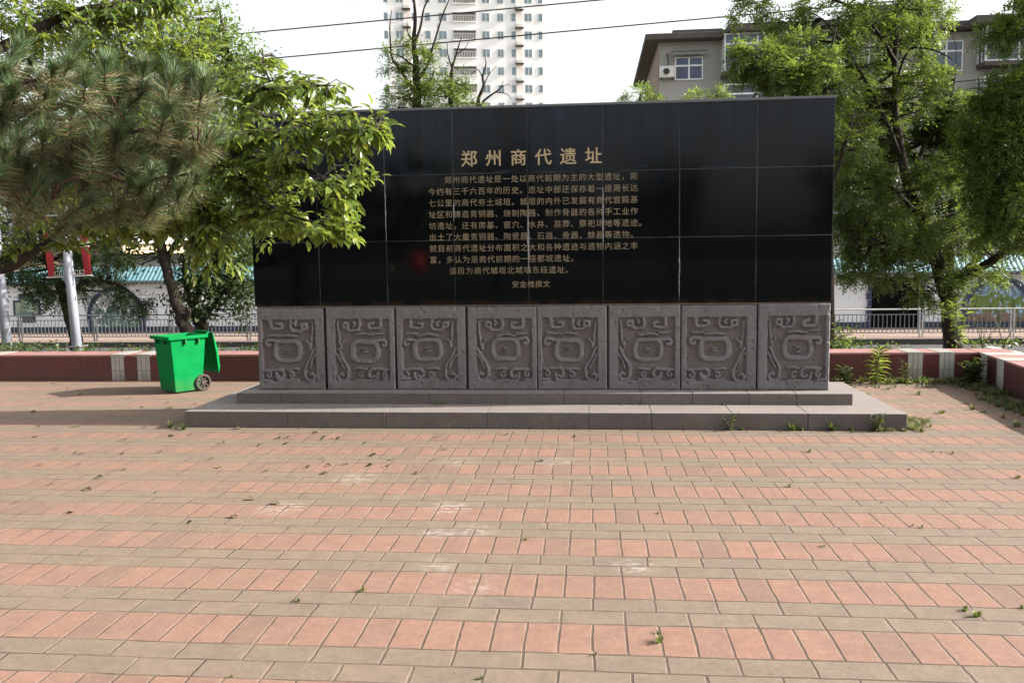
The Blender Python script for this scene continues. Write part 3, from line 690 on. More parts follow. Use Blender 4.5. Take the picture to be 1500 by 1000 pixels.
# ------------------------------------------------------------------ banner poles
def banner_pole(x, y, z, label, tiers=(1.28, 1.86), wd=1.):
    t = empty('banner_pole', (x, y, z), label, 'street pole', 'banner poles behind the low wall')
    t.rotation_euler = (0, R(-2.2), 0)
    build('pole', MB().tube([(0, 0, -.3), (0, 0, 1.2), (0, 0, 2.75)], [.088, .076, .064], 16), M['pole'], t, smooth=True)
    build('base_plate', MB().box(-.14, .14, -.14, .14, 0, .025), M['steel'], t, bevel=.004)
    for zz in tiers:
        for z2 in (zz, zz+.52):
            am = build('banner_arm', MB().tube([(-.45, .0, z2), (.42, 0, z2)], .013, 6), M['white'], t)
            if z2 == zz and zz < 1.5:
                for sx in (-1, 1):     # key pattern brackets
                    b = MB()
                    for k in range(2):
                        x0 = sx*(.115+k*.12); r = .042; c = zz+.055; q = sx*r
                        b.tube([(x0-q*1.5, 0, c-r), (x0-q, 0, c-r), (x0-q, 0, c+r), (x0+q, 0, c+r), (x0+q, 0, c-r*.6), (x0-.3*q, 0, c-r*.6), (x0-.3*q, 0, c+.2*r)], .009, 5)
                    build('key_ornament', b, M['white'], am)
        for sx in (-1, 1):
            b = MB(); n = 8; V = []
            for k in range(n+1):
                for j in range(5):
                    V.append((sx*.345+(j-2)*.034, .006*math.sin(k*.8+j*.6)+.01*math.sin(j*1.6), zz+.02+.49*k/n))
            q = len(V); V += [(a_, y_+.004, c_) for a_, y_, c_ in V]
            Fs = [(k*5+j, k*5+j+1, k*5+j+6, k*5+j+5) for k in range(n) for j in range(4)]
            b.add(V, Fs+[tuple(q+i for i in f[::-1]) for f in Fs]); build('banner', b, M['red'], t, smooth=True, fix=False)
    return t
banner_pole(-9.30, 14.5, .2, 'pale grey street pole with two red banners and white brackets above the low wall')
bp = banner_pole(-10.72, 14.6, .2, 'grey pole cut by the left edge of the picture', (1.38,))
bp.rotation_euler = (0, R(-1.5), R(80))

# ------------------------------------------------------------------ buildings behind
tw = empty('apartment_tower', (-21.3, 150, -1.3), 'tall pale apartment tower with rows of small windows far behind the monument', 'building')
tw.rotation_euler.z = R(9.5)
def tp(name, mb, mats, **kw): return part(name, mb, mats, tw, **kw)
KX = 150/F_PX
TX0, TX1, TZ = -35.0, -7.4, 62
tp('wall', MB().box(TX0, TX1, 150, 168, -1.3, TZ), M['tower'])
def tx(zx): return at(540+zx/4.6875, 60, 150).x
zrow = [at(712, y/4.6875, 150).z for y in (112, 238, 357, 470, 588, 690)]
pitch_z = 3.03; z0r = zrow[1]
tp('render_strip', MB().box(tx(1012), tx(1060), 149.9, 150.01, -1.3, TZ).box(tx(252), tx(300), 149.9, 150.01, -1.3, TZ), M['tower_tan'])
wcache = {}
def win_mesh(wd, ht, tall=False):
    k = (round(wd, 2), ht)
    if k not in wcache:
        b = MB(); f = .07
        b.box(-wd/2, wd/2, -.06, .0, 0, f).box(-wd/2, wd/2, -.06, 0, ht-f, ht).box(-wd/2, -wd/2+f, -.06, 0, f, ht-f).box(wd/2-f, wd/2, -.06, 0, f, ht-f)
        if wd > 1: b.box(-.04, .04, -.06, 0, f, ht-f)
        b.box(-wd/2+f, wd/2-f, -.02, -.001, f, ht-f, 1)
        o = build('window', b, [M['frame'], M['glass_t']]); wcache[k] = o.data; bpy.data.objects.remove(o)
    return wcache[k]
wins = [(135, 30), (225, 52), (320, 26), (412, 38), (512, 54), (805, 54), (905, 42), (995, 32), (1097, 54), (1182, 32)]
for r_ in range(-5, 4):
    zc = z0r+pitch_z*r_
    for cx, wd in wins:
        o = link(bpy.data.objects.new('window', win_mesh(wd/4.6875/8.25*1.0, 1.42)), tw); o.location = Vector((tx(cx), 149.998, zc-.71))-Vector(tw.location)
    x0, x1 = tx(585), tx(737)
    b = MB().box(x0, x1, 149.94, 149.99, zc-.75, zc+.75, 0).box(x0-.1, x1+.1, 149.6, 149.99, zc-.9, zc-.75, 1).box(x0-.1, x1+.1, 149.7, 149.99, zc+.75, zc+.9, 1)
    for k in range(14): x = x0+(x1-x0)*(k+.5)/14; b.box(x-.05, x+.05, 149.66, 149.7, zc-.75, zc+.2, 2)
    b.box(x0, x1, 149.64, 149.72, zc+.2, zc+.28, 2)
    tp('balcony', b, [plain('balcony_shade', (.11, .10, .11), .8), M['tower'], M['ac']])
    for cx in (1035, 272):
        z = zc+1.45; b = MB().box(tx(cx)-.75, tx(cx)+.75, 149.0, 149.9, z-.35, z-.22, 0).box(tx(cx)-.5, tx(cx)+.5, 149.2, 149.85, z-.22, z+.35, 1)
        tp('air_conditioner_ledge', b, [M['concrete'], M['ac']])

ap = empty('apartment_block', (14, 55, -1.3), 'low tan apartment block with dark flat eaves and white framed bays behind trees at right', 'building')
def app(name, mb, mats, par=None, **kw):
    o = build(name, mb, mats, par or ap, **kw)
    if par is None: o.location = -Vector(ap.location)
    return o
app('wall', MB().box(4.35, 34, 55, 68, -1.3, 14.95), M['bwall'])
app('side_wall', MB().box(4.3, 4.348, 54.99, 68, -1.3, 14.94), M['bside'])
app('roof', MB().box(3.45, 8.35, 54.1, 68.9, 14.95, 15.3).box(8.35, 16.3, 53.4, 68.9, 15.12, 15.55).box(16.3, 22.6, 54.1, 68.9, 15.0, 15.4).box(22.6, 34.5, 53.4, 68.9, 15.05, 15.5), M['concrete'], bevel=.03)
app('parapet', MB().box(5.2, 8.3, 55.2, 55.6, 15.3, 15.75), M['concrete'], bevel=.03)
app('stair_house', MB().box(16.8, 21.0, 56, 60, 15.4, 17.0), M['concrete'], bevel=.03)
def bwin(x0, x1, z0, z1, y, bars, tran, gl='glass', name='window'):
    f = .075; b = MB().box(x0, x1, y-.09, y-.002, z0, z0+f).box(x0, x1, y-.09, y-.002, z1-f, z1).box(x0, x0+f, y-.09, y-.002, z0+f, z1-f).box(x1-f, x1, y-.09, y-.002, z0+f, z1-f)
    for t in bars: x = x0+(x1-x0)*t; b.box(x-.05, x+.05, y-.088, y-.004, z0+f, z1-f)
    if tran:
        zt = z0+(z1-z0)*tran; xs_ = [x0+f]+[q for t in bars for q in (x0+(x1-x0)*t-.051, x0+(x1-x0)*t+.051)]+[x1-f]
        for a in range(0, len(xs_), 2): b.box(xs_[a], xs_[a+1], y-.088, y-.004, zt-.05, zt+.05)
    fr = app(name, b, M['frame'])
    app('pane', MB().box(x0+f*.6, x1-f*.6, y-.045, y-.03, z0+f*.6, z1-f*.6), M[gl], fr)
bwin(5.33, 7.06, 12.62, 14.02, 55, (.5,), .62, 'glass_blue')
b = MB(); V = []
n = 14
for k in range(n+1):
    x = 5.15+(7.25-5.15)*k/n; V += [(x, 54.97, 14.42), (x, 54.45, 14.2), (x, 54.43, 14.02+(.07 if k % 2 else 0))]
b.add(V, [(3*k, 3*k+1, 3*k+4, 3*k+3) for k in range(n)]+[(3*k+1, 3*k+2, 3*k+5, 3*k+4) for k in range(n)]); app('awning', b, plain('faded_striped_awning', (.2, .19, .2), .8, .4, 6.))
acu = app('air_conditioner', MB().box(4.36, 5.28, 54.55, 54.9, 12.75, 13.45), M['ac'], bevel=.03)
b = MB(); b.tube([(4.78, 54.545, 13.1), (4.78, 54.53, 13.1)], .27, 24, 1).tube([(4.78, 54.535, 13.1), (4.78, 54.52, 13.1)], .2, 20, 0); app('fan_grille', b, [M['kerb'], M['ac']], acu)
b = MB().box(4.45, 4.5, 54.5, 55, 12.66, 12.74).box(5.14, 5.19, 54.5, 55, 12.66, 12.74).tube([(4.9, 54.8, 13.45), (4.92, 54.95, 13.9), (4.85, 54.98, 14.3)], .03, 6); app('bracket', b, M['kerb'], acu)
# enclosed balcony bays
def bay(x0, x1, z0, z1):
    y0 = 53.9
    app('balcony_slab', MB().box(x0-.05, x1+.05, y0-.05, 54.99, z0-.25, z0), M['concrete'])
    app('balcony_core', MB().box(x0+.1, x1-.1, y0+.12, 54.99, z0, z1), M['glass'])
    bwin(x0, x1, z0, z1, y0+.09, (.25, .5, .75) if x1-x0 > 5 else (.33, .66), .72, 'glass', 'balcony_window')
    f = MB()
    for (ya, yb) in ((y0+.1, y0+.18), (54.4, 54.47), (54.9, 54.985)): f.box(x0, x0+.07, ya, yb, z0, z1)
    f.box(x0, x0+.07, y0+.181, 54.399, z0, z0+.08).box(x0, x0+.07, y0+.181, 54.399, z0+1.5, z0+1.58)
    app('balcony_side_frame', f, M['frame'])
bay(8.2, 16.1, 12.86, 15.1); bay(23.4, 31, 12.95, 15.0)
bwin(20.6, 22.55, 12.62, 14.45, 55, (.5,), .66, 'glass'); bwin(17., 19., 12.6, 14.4, 55, (.5,), .66, 'glass')
for fl in (1, 2, 3):
    dz = -2.9*fl
    bwin(5.33, 7.06, 12.62+dz, 14.02+dz, 55, (.5,), .62, 'glass'); bwin(20.6, 22.55, 12.62+dz, 14.45+dz, 55, (.5,), .66); bay(8.2, 16.1, 12.86+dz, 15.0+dz); bay(23.4, 31, 12.95+dz, 15.0+dz)
b = MB().box(16.2, 16.9, 56.5, 57.2, 15.4, 16.3).tube([(15.6, 56.8, 15.9), (17.4, 56.8, 15.8)], .25, 10); app('rooftop_tank', b, M['ac'])

bh = empty('low_beige_building', (-36, 60, -1.3), 'small beige building with pale flat roof edge seen behind the teal wall roof at left', 'building')
def bp_(n, mb, mt): o = build(n, mb, mt, bh); o.location = -Vector(bh.location); return o
bp_('wall', MB().box(-52, -34.4, 60, 70, -1.3, 3.2), M['beige']); bp_('roof', MB().box(-52.4, -34.0, 59.2, 70.4, 3.2, 3.75), M['white'])
bp_('window', MB().box(-36.8, -35.2, 59.93, 60.02, 0.6, 2.2), M['glass'])
gh = empty('grey_shed', (-30, 52, -1.3), 'grey flat roofed shed behind the leaning tree at left', 'building')
o = build('wall', MB().box(-4.2, 4, 0, 5, 0, 3.3), plain('grey_render', (.3, .3, .31), .9), gh); o = build('roof', MB().box(-4.6, 4.4, -.6, 5.4, 3.3, 3.6), M['concrete'], gh)
o = build('window', MB().box(-2, -.8, -.06, -.001, 1.4, 2.6), M['glass'], gh)

# ------------------------------------------------------------------ overhead cables
def cable(p0, p1, r, sag, label, grp):
    n = 24; b = MB(); pts = []
    for k in range(n+1):
        t = k/n; p = Vector(p0).lerp(Vector(p1), t); p.z -= sag*4*t*(1-t); pts.append(p)
    tag(build('overhead_cable', b.tube(pts, r, 6), M['cable'], smooth=True), label, 'cable', grp)
cable((-34, 22, 6.35), (26, 22, 9.4), .016, -.0, 'upper of the two thin black cables crossing the sky above the monument', 'overhead cables')
cable((-34, 22, 5.62), (26, 22, 8.75), .016, -.0, 'lower of the two thin black cables crossing the sky above the monument', 'overhead cables')
cable((-14, 24, 4.6), (26, 24, 7.3), .018, 0, 'upper cable passing in front of the trees right of the monument', 'overhead cables')
cable((-14, 24, 4.2), (26, 24, 7.2), .018, 0, 'lower cable passing in front of the trees right of the monument', 'overhead cables')
# ------------------------------------------------------------------ foliage tools
T_DIA = (np.array([(0, 0, 0), (.45, .5, .06), (1, 0, -.04), (.5, -.5, .06)]), np.array([(0, 3, 2, 1)]))
T_FOLD = (np.array([(0, 0, 0), (.30, .42, .10), (.68, .38, .06), (1, 0, -.14), (.68, -.38, .06), (.30, -.42, .10), (.30, 0, 0), (.68, 0, -.03)]),
          np.array([(0, 6, 1), (0, 5, 6), (1, 6, 7), (1, 7, 2), (6, 5, 4), (6, 4, 7), (2, 7, 3), (7, 4, 3)]))
T_NEED = (np.array([(0, .5, 0), (0, -.5, 0), (1, 0, 0)]), np.array([(0, 1, 2)]))
def unit(v): return v/np.maximum(np.linalg.norm(v, axis=-1, keepdims=True), 1e-9)
def place(P, D, N, L, W, T):
    """copies of leaf template T at P along D with normal about N"""
    D = unit(D); B = unit(np.cross(N, D)); N = np.cross(D, B); t, f = T; n = len(P)
    L = np.broadcast_to(L, (n,))[:, None, None]; W = np.broadcast_to(W, (n,))[:, None, None]
    V = P[:, None, :]+L*t[None, :, 0:1]*D[:, None, :]+W*t[None, :, 1:2]*B[:, None, :]+L*t[None, :, 2:3]*N[:, None, :]
    Fc = f[None]+(np.arange(n)*len(t))[:, None, None]
    return V.reshape(-1, 3), Fc.reshape(-1, f.shape[1])
def rnd_dir(n, r): return unit(r.normal(0, 1, (n, 3)))
def ell_points(c, rad, n, r, shell=.5):
    d = rnd_dir(n, r); u = r.random(n)**(1/3.); u = shell*(.62+.38*u)+(1-shell)*u
    return np.array(c)+d*u[:, None]*np.array(rad)

def make_tree(name, label, limbs, blobs, spec, leafmat, bark, seed, group=None, base=None, twig_r=.009, keep=None, mult=1.):
    r = np.random.default_rng(seed); base = base or limbs[0][0][0]
    t = empty(name, tuple(base), label, 'tree', group); O = np.array(base, float)
    b = MB(); lp_ = []
    for pts, rad in limbs:
        pts = [np.array(p, float)-O for p in pts]; n = len(pts); fine = []; fr = []
        for i in range(n-1):
            p0, p1, p2, p3 = pts[max(i-1, 0)], pts[i], pts[i+1], pts[min(i+2, n-1)]
            for k in range(4):
                u = k/4; fine.append(.5*((2*p1)+(-p0+p2)*u+(2*p0-5*p1+4*p2-p3)*u*u+(-p0+3*p1-3*p2+p3)*u**3)); fr.append(rad[i]+(rad[i+1]-rad[i])*u)
        fine.append(pts[-1]); fr.append(rad[-1])
        fine = [f+r.normal(0, .12, 3)*q for f, q in zip(fine, fr)]
        b.tube([Vector(f) for f in fine], fr, 9); lp_ += [(f, q) for f, q in zip(fine, fr)]
    LP = np.array([p for p, q in lp_]); LR = np.array([q for p, q in lp_]); C = []; Od = []
    for c, rad, n in blobs:
        c = np.array(c, float)-O; p = ell_points(c, rad, int(n*mult+.5), r)
        if keep is not None: p = p[keep(p+O)]
        C.append(p); Od.append(unit((p-c)/np.array(rad)+1e-6))
    C = np.vstack(C); Od = np.vstack(Od)
    for i, p in enumerate(C):        # a twig from the nearest limb to every leaf cluster
        d = np.linalg.norm(LP-p, axis=1)+(LP[:, 2] > p[2]+.1)*.4; j = int(np.argmin(d)); q = LP[j]
        if d[j] < .06 or (i % 2 and d[j] > 1.6): continue
        mid = (p+q)/2+np.array([0, 0, -.06*d[j]])+r.normal(0, .05, 3)*d[j]
        b.tube([Vector(q), Vector(mid), Vector(p)], [min(LR[j]*.6, twig_r*1.7), twig_r, twig_r*.4], 4, cap=False)
    tr = build('trunk', b, bark, t, smooth=True, fix=False)
    k = spec['per']; n = len(C)
    if spec['kind'] == 'pinnate':
        P = np.repeat(C, k, 0); D = unit(np.repeat(Od, k, 0)*.55+rnd_dir(n*k, r)+np.array([0, 0, spec.get('droop', -.15)]))
        sl_ = spec['len']*r.uniform(.65, 1.2, n*k); nl = spec['nl']; N = unit(rnd_dir(n*k, r)*.55+np.array([0, 0, 1.]))
        B = unit(np.cross(N, D)); N = np.cross(D, B); tt = np.linspace(.15, 1., nl)
        droop = np.array([0, 0, -.35])
        PP = P[:, None]+sl_[:, None, None]*(tt[None, :, None]*D[:, None]+(tt**2)[None, :, None]*droop*.6)
        sgn = np.where(np.arange(nl) % 2 == 0, 1, -1)[None, :, None]; sgn = np.where((np.arange(nl) == nl-1)[None, :, None], 0, sgn)
        DD = unit(B[:, None]*sgn*1.0+D[:, None]*.6+r.normal(0, .18, PP.shape)+droop*.3)
        NN = np.broadcast_to(N[:, None], PP.shape)+r.normal(0, .25, PP.shape)
        PP = PP.reshape(-1, 3); DD = DD.reshape(-1, 3); NN = NN.reshape(-1, 3); m = len(PP)
        L = spec['leaf']*r.uniform(.7, 1.25, m); V, F = place(PP, DD, NN, L, L*spec['asp'], T_DIA)
    else:
        P = np.repeat(C, k, 0)+r.normal(0, spec['spread'], (n*k, 3)); D = unit(np.repeat(Od, k, 0)*.6+rnd_dir(n*k, r)*.9+np.array([0, 0, -.35])); m = n*k
        N = unit(rnd_dir(m, r)*.75+np.array([.15, 0, 1.])); L = spec['leaf']*r.uniform(.6, 1.25, m); V, F = place(P, D, N, L, L*spec['asp'], spec.get('T', T_DIA))
    np_mesh('crown', V, F, leafmat, t)
    return t
def PX(px, py, Y): return np.array(at(px, py, Y))
def blob(px, py, rx, ry, Y, n, ry_m=None):
    c = PX(px, py, Y); d = (c-np.array([0, 0, EYE]))@np.array(FW); k = d/F_PX
    return (c, (rx*k, ry_m or max(rx, ry)*k*.8, ry*k), n)

# ------------------------------------------------------------------ trees right of the monument
LOC = dict(kind='pinnate', per=13, nl=11, len=.27, leaf=.060, asp=.44, droop=-.3)
Yr = 16.6
tk = [PX(*p) for p in ((1398, 512, Yr), (1383, 424, Yr), (1360, 350, Yr), (1335, 275, Yr), (1322, 235, Yr), (1312, 150, Yr+.1), (1312, 60, Yr+.2), (1322, -30, Yr+.3), (1330, -120, Yr+.3))]
limbs = [(tk, [.145, .125, .12, .11, .085, .06, .05, .04, .02]),
         ([PX(1383, 424, Yr), PX(1430, 395, Yr-.3), PX(1485, 358, Yr-.5), PX(1540, 300, Yr-.5)], [.1, .085, .07, .05]),
         ([PX(1335, 275, Yr), PX(1355, 210, Yr+.4), PX(1390, 150, Yr+.8), PX(1400, 110, Yr+1)], [.06, .04, .03, .015]),
         ([PX(1312, 120, Yr), PX(1330, 76, Yr-.3), PX(1352, 70, Yr-.4), PX(1378, 78, Yr-.5), PX(1396, 88, Yr-.5)], [.025, .022, .018, .013, .006]),
         ([PX(1322, 235, Yr), PX(1285, 150, Yr-.3), PX(1245, 80, Yr-.5), PX(1205, 28, Yr-.7)], [.045, .03, .022, .012]),
         ([PX(1350, 320, Yr), PX(1300, 270, Yr-.5), PX(1250, 240, Yr-.9)], [.05, .035, .015]),
         ([PX(1372, 390, Yr), PX(1320, 360, Yr-.6), PX(1250, 350, Yr-1.)], [.05, .035, .015]),
         ([PX(1312, 90, Yr), PX(1260, 20, Yr-.4), PX(1180, -10, Yr-.6), PX(1095, 8, Yr-.7)], [.04, .03, .02, .008])]
bl_ = [blob(1290, 95, 70, 75, Yr+.9, 90), blob(1195, 50, 70, 45, Yr-.4, 60), blob(1095, 12, 35, 14, Yr-.6, 13), blob(1265, 195, 60, 55, Yr+.6, 64),
       blob(1255, 285, 45, 55, Yr-.6, 60), blob(1300, 350, 75, 32, Yr-.5, 60), blob(1230, 130, 50, 40, Yr, 34), blob(1300, 30, 60, 30, Yr-.4, 22), blob(1330, 190, 40, 40, Yr+.9, 26), blob(1355, 130, 34, 30, Yr-.3, 12), blob(1365, 260, 30, 26, Yr-.5, 14), blob(1385, 215, 55, 55, Yr+.9, 62), blob(1340, 20, 50, 45, Yr+.7, 36),
       blob(1395, 320, 80, 55, Yr+.3, 76), blob(1385, 140, 30, 35, Yr+.8, 26), blob(1370, 420, 40, 24, Yr-.3, 18), blob(1300, -60, 130, 50, Yr, 50), blob(1440, 395, 50, 16, Yr-.3, 14), blob(1405, 175, 34, 40, Yr+.6, 30), blob(1290, 395, 60, 16, Yr-.5, 18), blob(1250, 395, 34, 14, Yr-.7, 8)]
locust = make_tree('locust_tree', 'tall feathery green tree with dark forked trunk behind the low wall right of the monument', limbs, bl_, LOC, M['leaf_loc'], M['bark'], 3, 'feathery leaved trees at right', mult=1.3)
Ye = 15.4
tk = [PX(1640, 540, Ye), PX(1610, 380, Ye), PX(1570, 240, Ye), PX(1560, 100, Ye), PX(1540, -60, Ye)]
limbs = [(tk, [.16, .13, .11, .08, .04]), ([PX(1570, 240, Ye), PX(1510, 230, Ye), PX(1450, 250, Ye+.3)], [.06, .04, .015]),
         ([PX(1562, 120, Ye), PX(1515, 60, Ye), PX(1460, 45, Ye)], [.05, .03, .01]), ([PX(1600, 350, Ye), PX(1530, 340, Ye), PX(1470, 330, Ye)], [.06, .04, .015])]
bl_ = [blob(1475, 215, 55, 50, Ye, 75), blob(1490, 310, 60, 55, Ye, 75), blob(1468, 52, 30, 12, Ye, 11), blob(1505, 22, 40, 20, Ye, 16), blob(1560, 150, 60, 120, Ye, 80), blob(1600, 0, 120, 90, Ye, 70), blob(1485, 140, 45, 32, Ye, 40), blob(1440, 180, 36, 36, Ye+.4, 26), blob(1440, 270, 25, 30, Ye, 18)]
make_tree('locust_tree', 'darker feathery tree leaning in from the right edge of the picture', limbs, bl_, LOC, M['leaf_far'], M['bark'], 5, 'feathery leaved trees at right', mult=1.5)
Yk = 22.
tk = [PX(1397, 530, Yk), PX(1390, 420, Yk), PX(1392, 300, Yk), PX(1400, 200, Yk)]
make_tree('broadleaf_tree', 'dense dark tree behind the feathery trees at right in front of the tan block', [(tk, [.2, .17, .12, .04]), ([tk[1], PX(1330, 330, Yk), PX(1270, 280, Yk)], [.1, .06, .02]), ([tk[1], PX(1480, 330, Yk), PX(1530, 260, Yk)], [.1, .06, .02])],
          [blob(1300, 300, 80, 55, Yk, 75), blob(1420, 270, 90, 60, Yk, 95), blob(1510, 250, 60, 70, Yk, 60), blob(1270, 220, 45, 40, Yk, 30), blob(1390, 350, 110, 22, Yk, 40)], dict(kind='broad', per=36, leaf=.13, asp=.5, spread=.24), M['leaf_mid'], M['bark'], 27)
Yb = 14.6
tk = [PX(1215, 520, Yb), PX(1212, 300, Yb), PX(1205, 160, Yb), PX(1175, 128, Yb), PX(1140, 100, Yb), PX(1100, 80, Yb)]
bl_ = [blob(1112, 88, 42, 22, Yb, 34), blob(1090, 98, 22, 10, Yb, 8), blob(1150, 118, 38, 20, Yb, 30), blob(1205, 120, 40, 40, Yb, 36), blob(1165, 80, 40, 30, Yb+.5, 24), blob(1240, 190, 40, 60, Yb+.3, 36)]
make_tree('locust_tree', 'slim feathery tree rising behind the upper right corner of the monument', [(tk, [.09, .08, .06, .045, .03, .012]), ([tk[2], PX(1215, 90, Yb), PX(1225, 40, Yb)], [.04, .03, .01]), ([tk[1], PX(1235, 220, Yb), PX(1250, 170, Yb)], [.04, .03, .01])],
          bl_, LOC, M['leaf_loc'], M['bark'], 9, 'feathery leaved trees at right')

# ------------------------------------------------------------------ trees over the monument
FAR = dict(kind='pinnate', per=8, nl=9, len=.26, leaf=.085, asp=.28, droop=-.05)
Yc = 19.
def twl(*p): return [PX(a, c, Yc) for a, c in p]
limbs = [(twl((616, 520), (613, 300), (612, 160), (609, 100), (606, 60), (608, 20), (604, -30)), [.13, .12, .095, .075, .05, .035, .015]),
         (twl((611, 140), (596, 118), (585, 100), (574, 85), (571, 40), (574, 15)), [.05, .04, .03, .024, .015, .006]), (twl((610, 120), (624, 100), (634, 70), (646, 30), (662, -10)), [.05, .035, .025, .02, .008]),
         (twl((607, 65), (616, 40), (622, 10), (640, -20)), [.035, .028, .02, .01]), (twl((606, 60), (598, 50), (596, 30)), [.02, .014, .005]), (twl((612, 130), (630, 118), (638, 100)), [.02, .014, .006]),
         (twl((609, 100), (590, 85), (572, 78)), [.025, .018, .008]), (twl((634, 70), (640, 50), (641, 34)), [.014, .009, .004])]
bl_ = [blob(571, 77, 12, 6, Yc, 7), blob(600, 64, 15, 6, Yc, 9), blob(628, 72, 10, 5, Yc, 6), blob(575, 100, 15, 7, Yc, 9), blob(610, 90, 26, 14, Yc, 20), blob(630, 100, 14, 8, Yc, 8), blob(590, 128, 32, 14, Yc, 26), blob(578, 152, 26, 10, Yc, 16), blob(625, 145, 24, 12, Yc, 16)]
make_tree('young_tree', 'slender tree with tufted leaves and bare top twigs in front of the pale tower', limbs, bl_, FAR, M['leaf_far'], M['bark'], 12, mult=.6)
limbs = [(twl((668, 520), (664, 300), (660, 160), (661, 110), (668, 80), (676, 55)), [.1, .09, .06, .04, .022, .008]), (twl((662, 100), (656, 80), (655, 62)), [.02, .014, .005]), (twl((668, 80), (682, 70), (686, 60)), [.014, .009, .004]), (twl((661, 120), (680, 125), (684, 112)), [.02, .012, .005])]
bl_ = [blob(650, 140, 36, 20, Yc, 36), blob(676, 130, 16, 12, Yc, 10), blob(640, 120, 18, 10, Yc, 10), blob(668, 106, 12, 8, Yc, 6), blob(660, 165, 40, 20, Yc, 20)]
make_tree('young_tree', 'bushy bright green treetop just above the monument edge below the tower', limbs, bl_, FAR, M['leaf_far'], M['bark'], 13, mult=.62)
limbs = [(twl((700, 520), (700, 250), (700, 155), (708, 128), (707, 112), (712, 95), (710, 82)), [.09, .07, .045, .035, .025, .014, .005]), (twl((707, 115), (700, 102), (690, 110)), [.014, .009, .004]), (twl((708, 128), (716, 110), (728, 96)), [.016, .01, .004]),
         (twl((701, 158), (712, 145), (726, 135), (734, 128), (737, 118)), [.03, .024, .018, .012, .004]), (twl((726, 135), (742, 138), (750, 146)), [.012, .008, .003]), (twl((734, 128), (744, 124), (748, 128)), [.01, .006, .003])]
make_tree('bare_tree', 'leafless dark branches rising above the monument in front of the pale tower', limbs, [blob(712, 170, 20, 8, Yc, 4)], FAR, M['leaf_far'], M['bark'], 14, twig_r=.005)
Yd = 24.
tk = [PX(935, 520, Yd), PX(936, 200, Yd), PX(938, 140, Yd)]
make_tree('young_tree', 'small bright treetop peeping over the monument left of the air conditioner', [(tk, [.1, .08, .02]), ([tk[1], PX(955, 150, Yd)], [.04, .01]), ([tk[1], PX(918, 150, Yd)], [.04, .01])],
          [blob(938, 146, 24, 16, Yd, 24), blob(918, 155, 18, 8, Yd, 9), blob(955, 150, 14, 8, Yd, 8), blob(945, 190, 40, 30, Yd, 12)], FAR, M['leaf_far'], M['bark'], 15)
tk = [PX(1030, 520, Yd), PX(1032, 200, Yd), PX(1030, 150, Yd)]
make_tree('young_tree', 'sparse yellow green treetop at the monument edge below the blue window', [(tk, [.1, .08, .02]), ([tk[1], PX(1050, 140, Yd)], [.04, .01])],
          [blob(1050, 136, 13, 10, Yd, 8), blob(1014, 145, 14, 7, Yd, 6), blob(1035, 150, 30, 8, Yd, 9), blob(1035, 190, 40, 20, Yd, 10)], FAR, M['leaf_far'], M['bark'], 16)

# ------------------------------------------------------------------ trees at left, behind the low wall
BRD = dict(kind='broad', per=34, leaf=.105, asp=.5, spread=.16)
Yl = 15.6
def kx(p): return np.ones(len(p), bool)
tk = [PX(p[0], p[1], Yl) for p in ((283, 510), (268, 472), (254, 430), (241, 385), (234, 350), (215, 310), (190, 260), (170, 180))]
limbs = [(tk, [.14, .12, .105, .095, .09, .08, .06, .03]), ([tk[3], PX(268, 340, Yl), PX(300, 300, Yl-.3), PX(320, 230, Yl-.5)], [.06, .05, .04, .02]), ([tk[4], PX(180, 320, Yl+.4), PX(130, 280, Yl+.6)], [.05, .04, .02]), ([tk[1], PX(277, 455, Yl-.1), PX(272, 452, Yl-.1)], [.07, .05, .03])]
bl_ = [blob(270, 290, 90, 60, Yl, 85), blob(180, 290, 80, 60, Yl+.4, 65), blob(300, 210, 80, 70, Yl, 75), blob(160, 190, 120, 80, Yl, 80), blob(320, 335, 50, 30, Yl, 30), blob(185, 365, 30, 20, Yl, 9), blob(100, 290, 60, 40, Yl+.8, 28)]
leanA = make_tree('broadleaf_tree', 'green tree with a bare brown trunk leaning left behind the green bin', limbs, bl_, BRD, M['leaf_mid'], M['bark'], 21, 'trees behind the low wall at left')
tk = [PX(p[0], p[1], Yl+.8) for p in ((302, 515), (294, 478), (284, 446), (274, 418), (268, 380))]
limbs = [(tk, [.15, .13, .105, .075, .04]), ([tk[1], PX(318, 440, Yl+.6), PX(350, 400, Yl+.4)], [.06, .05, .02]), ([tk[2], PX(300, 400, Yl+.8), PX(320, 360, Yl+.9)], [.06, .05, .02])]
bl_ = [blob(315, 380, 60, 50, Yl+.8, 70), blob(345, 425, 34, 18, Yl+.6, 22), blob(290, 440, 28, 16, Yl+.4, 16), blob(345, 355, 40, 40, Yl+.8, 40), blob(262, 430, 16, 14, Yl+.6, 6), blob(360, 450, 18, 10, Yl+.5, 5)]
make_tree('broadleaf_tree', 'low dark leafy tree against the white wall beside the monument edge', limbs, bl_, BRD, M['leaf_mid'], M['bark'], 22, 'trees behind the low wall at left')
tk = [PX(p[0], p[1], Yl+.6) for p in ((114, 512), (106, 478), (96, 440), (84, 412), (70, 385), (60, 340), (50, 270))]
limbs = [(tk, [.13, .12, .11, .09, .06, .04, .02]), ([tk[2], PX(130, 410, Yl+.4), PX(180, 420, Yl+.2), PX(205, 445, Yl+.1)], [.05, .04, .025, .008]), ([tk[4], PX(120, 360, Yl+.6), PX(170, 350, Yl+.8)], [.04, .03, .01]), ([tk[4], PX(30, 370, Yl+.6), PX(-10, 380, Yl+.6)], [.04, .03, .01])]
PIN = dict(kind='pinnate', per=10, nl=11, len=.30, leaf=.062, asp=.4, droop=-.3)
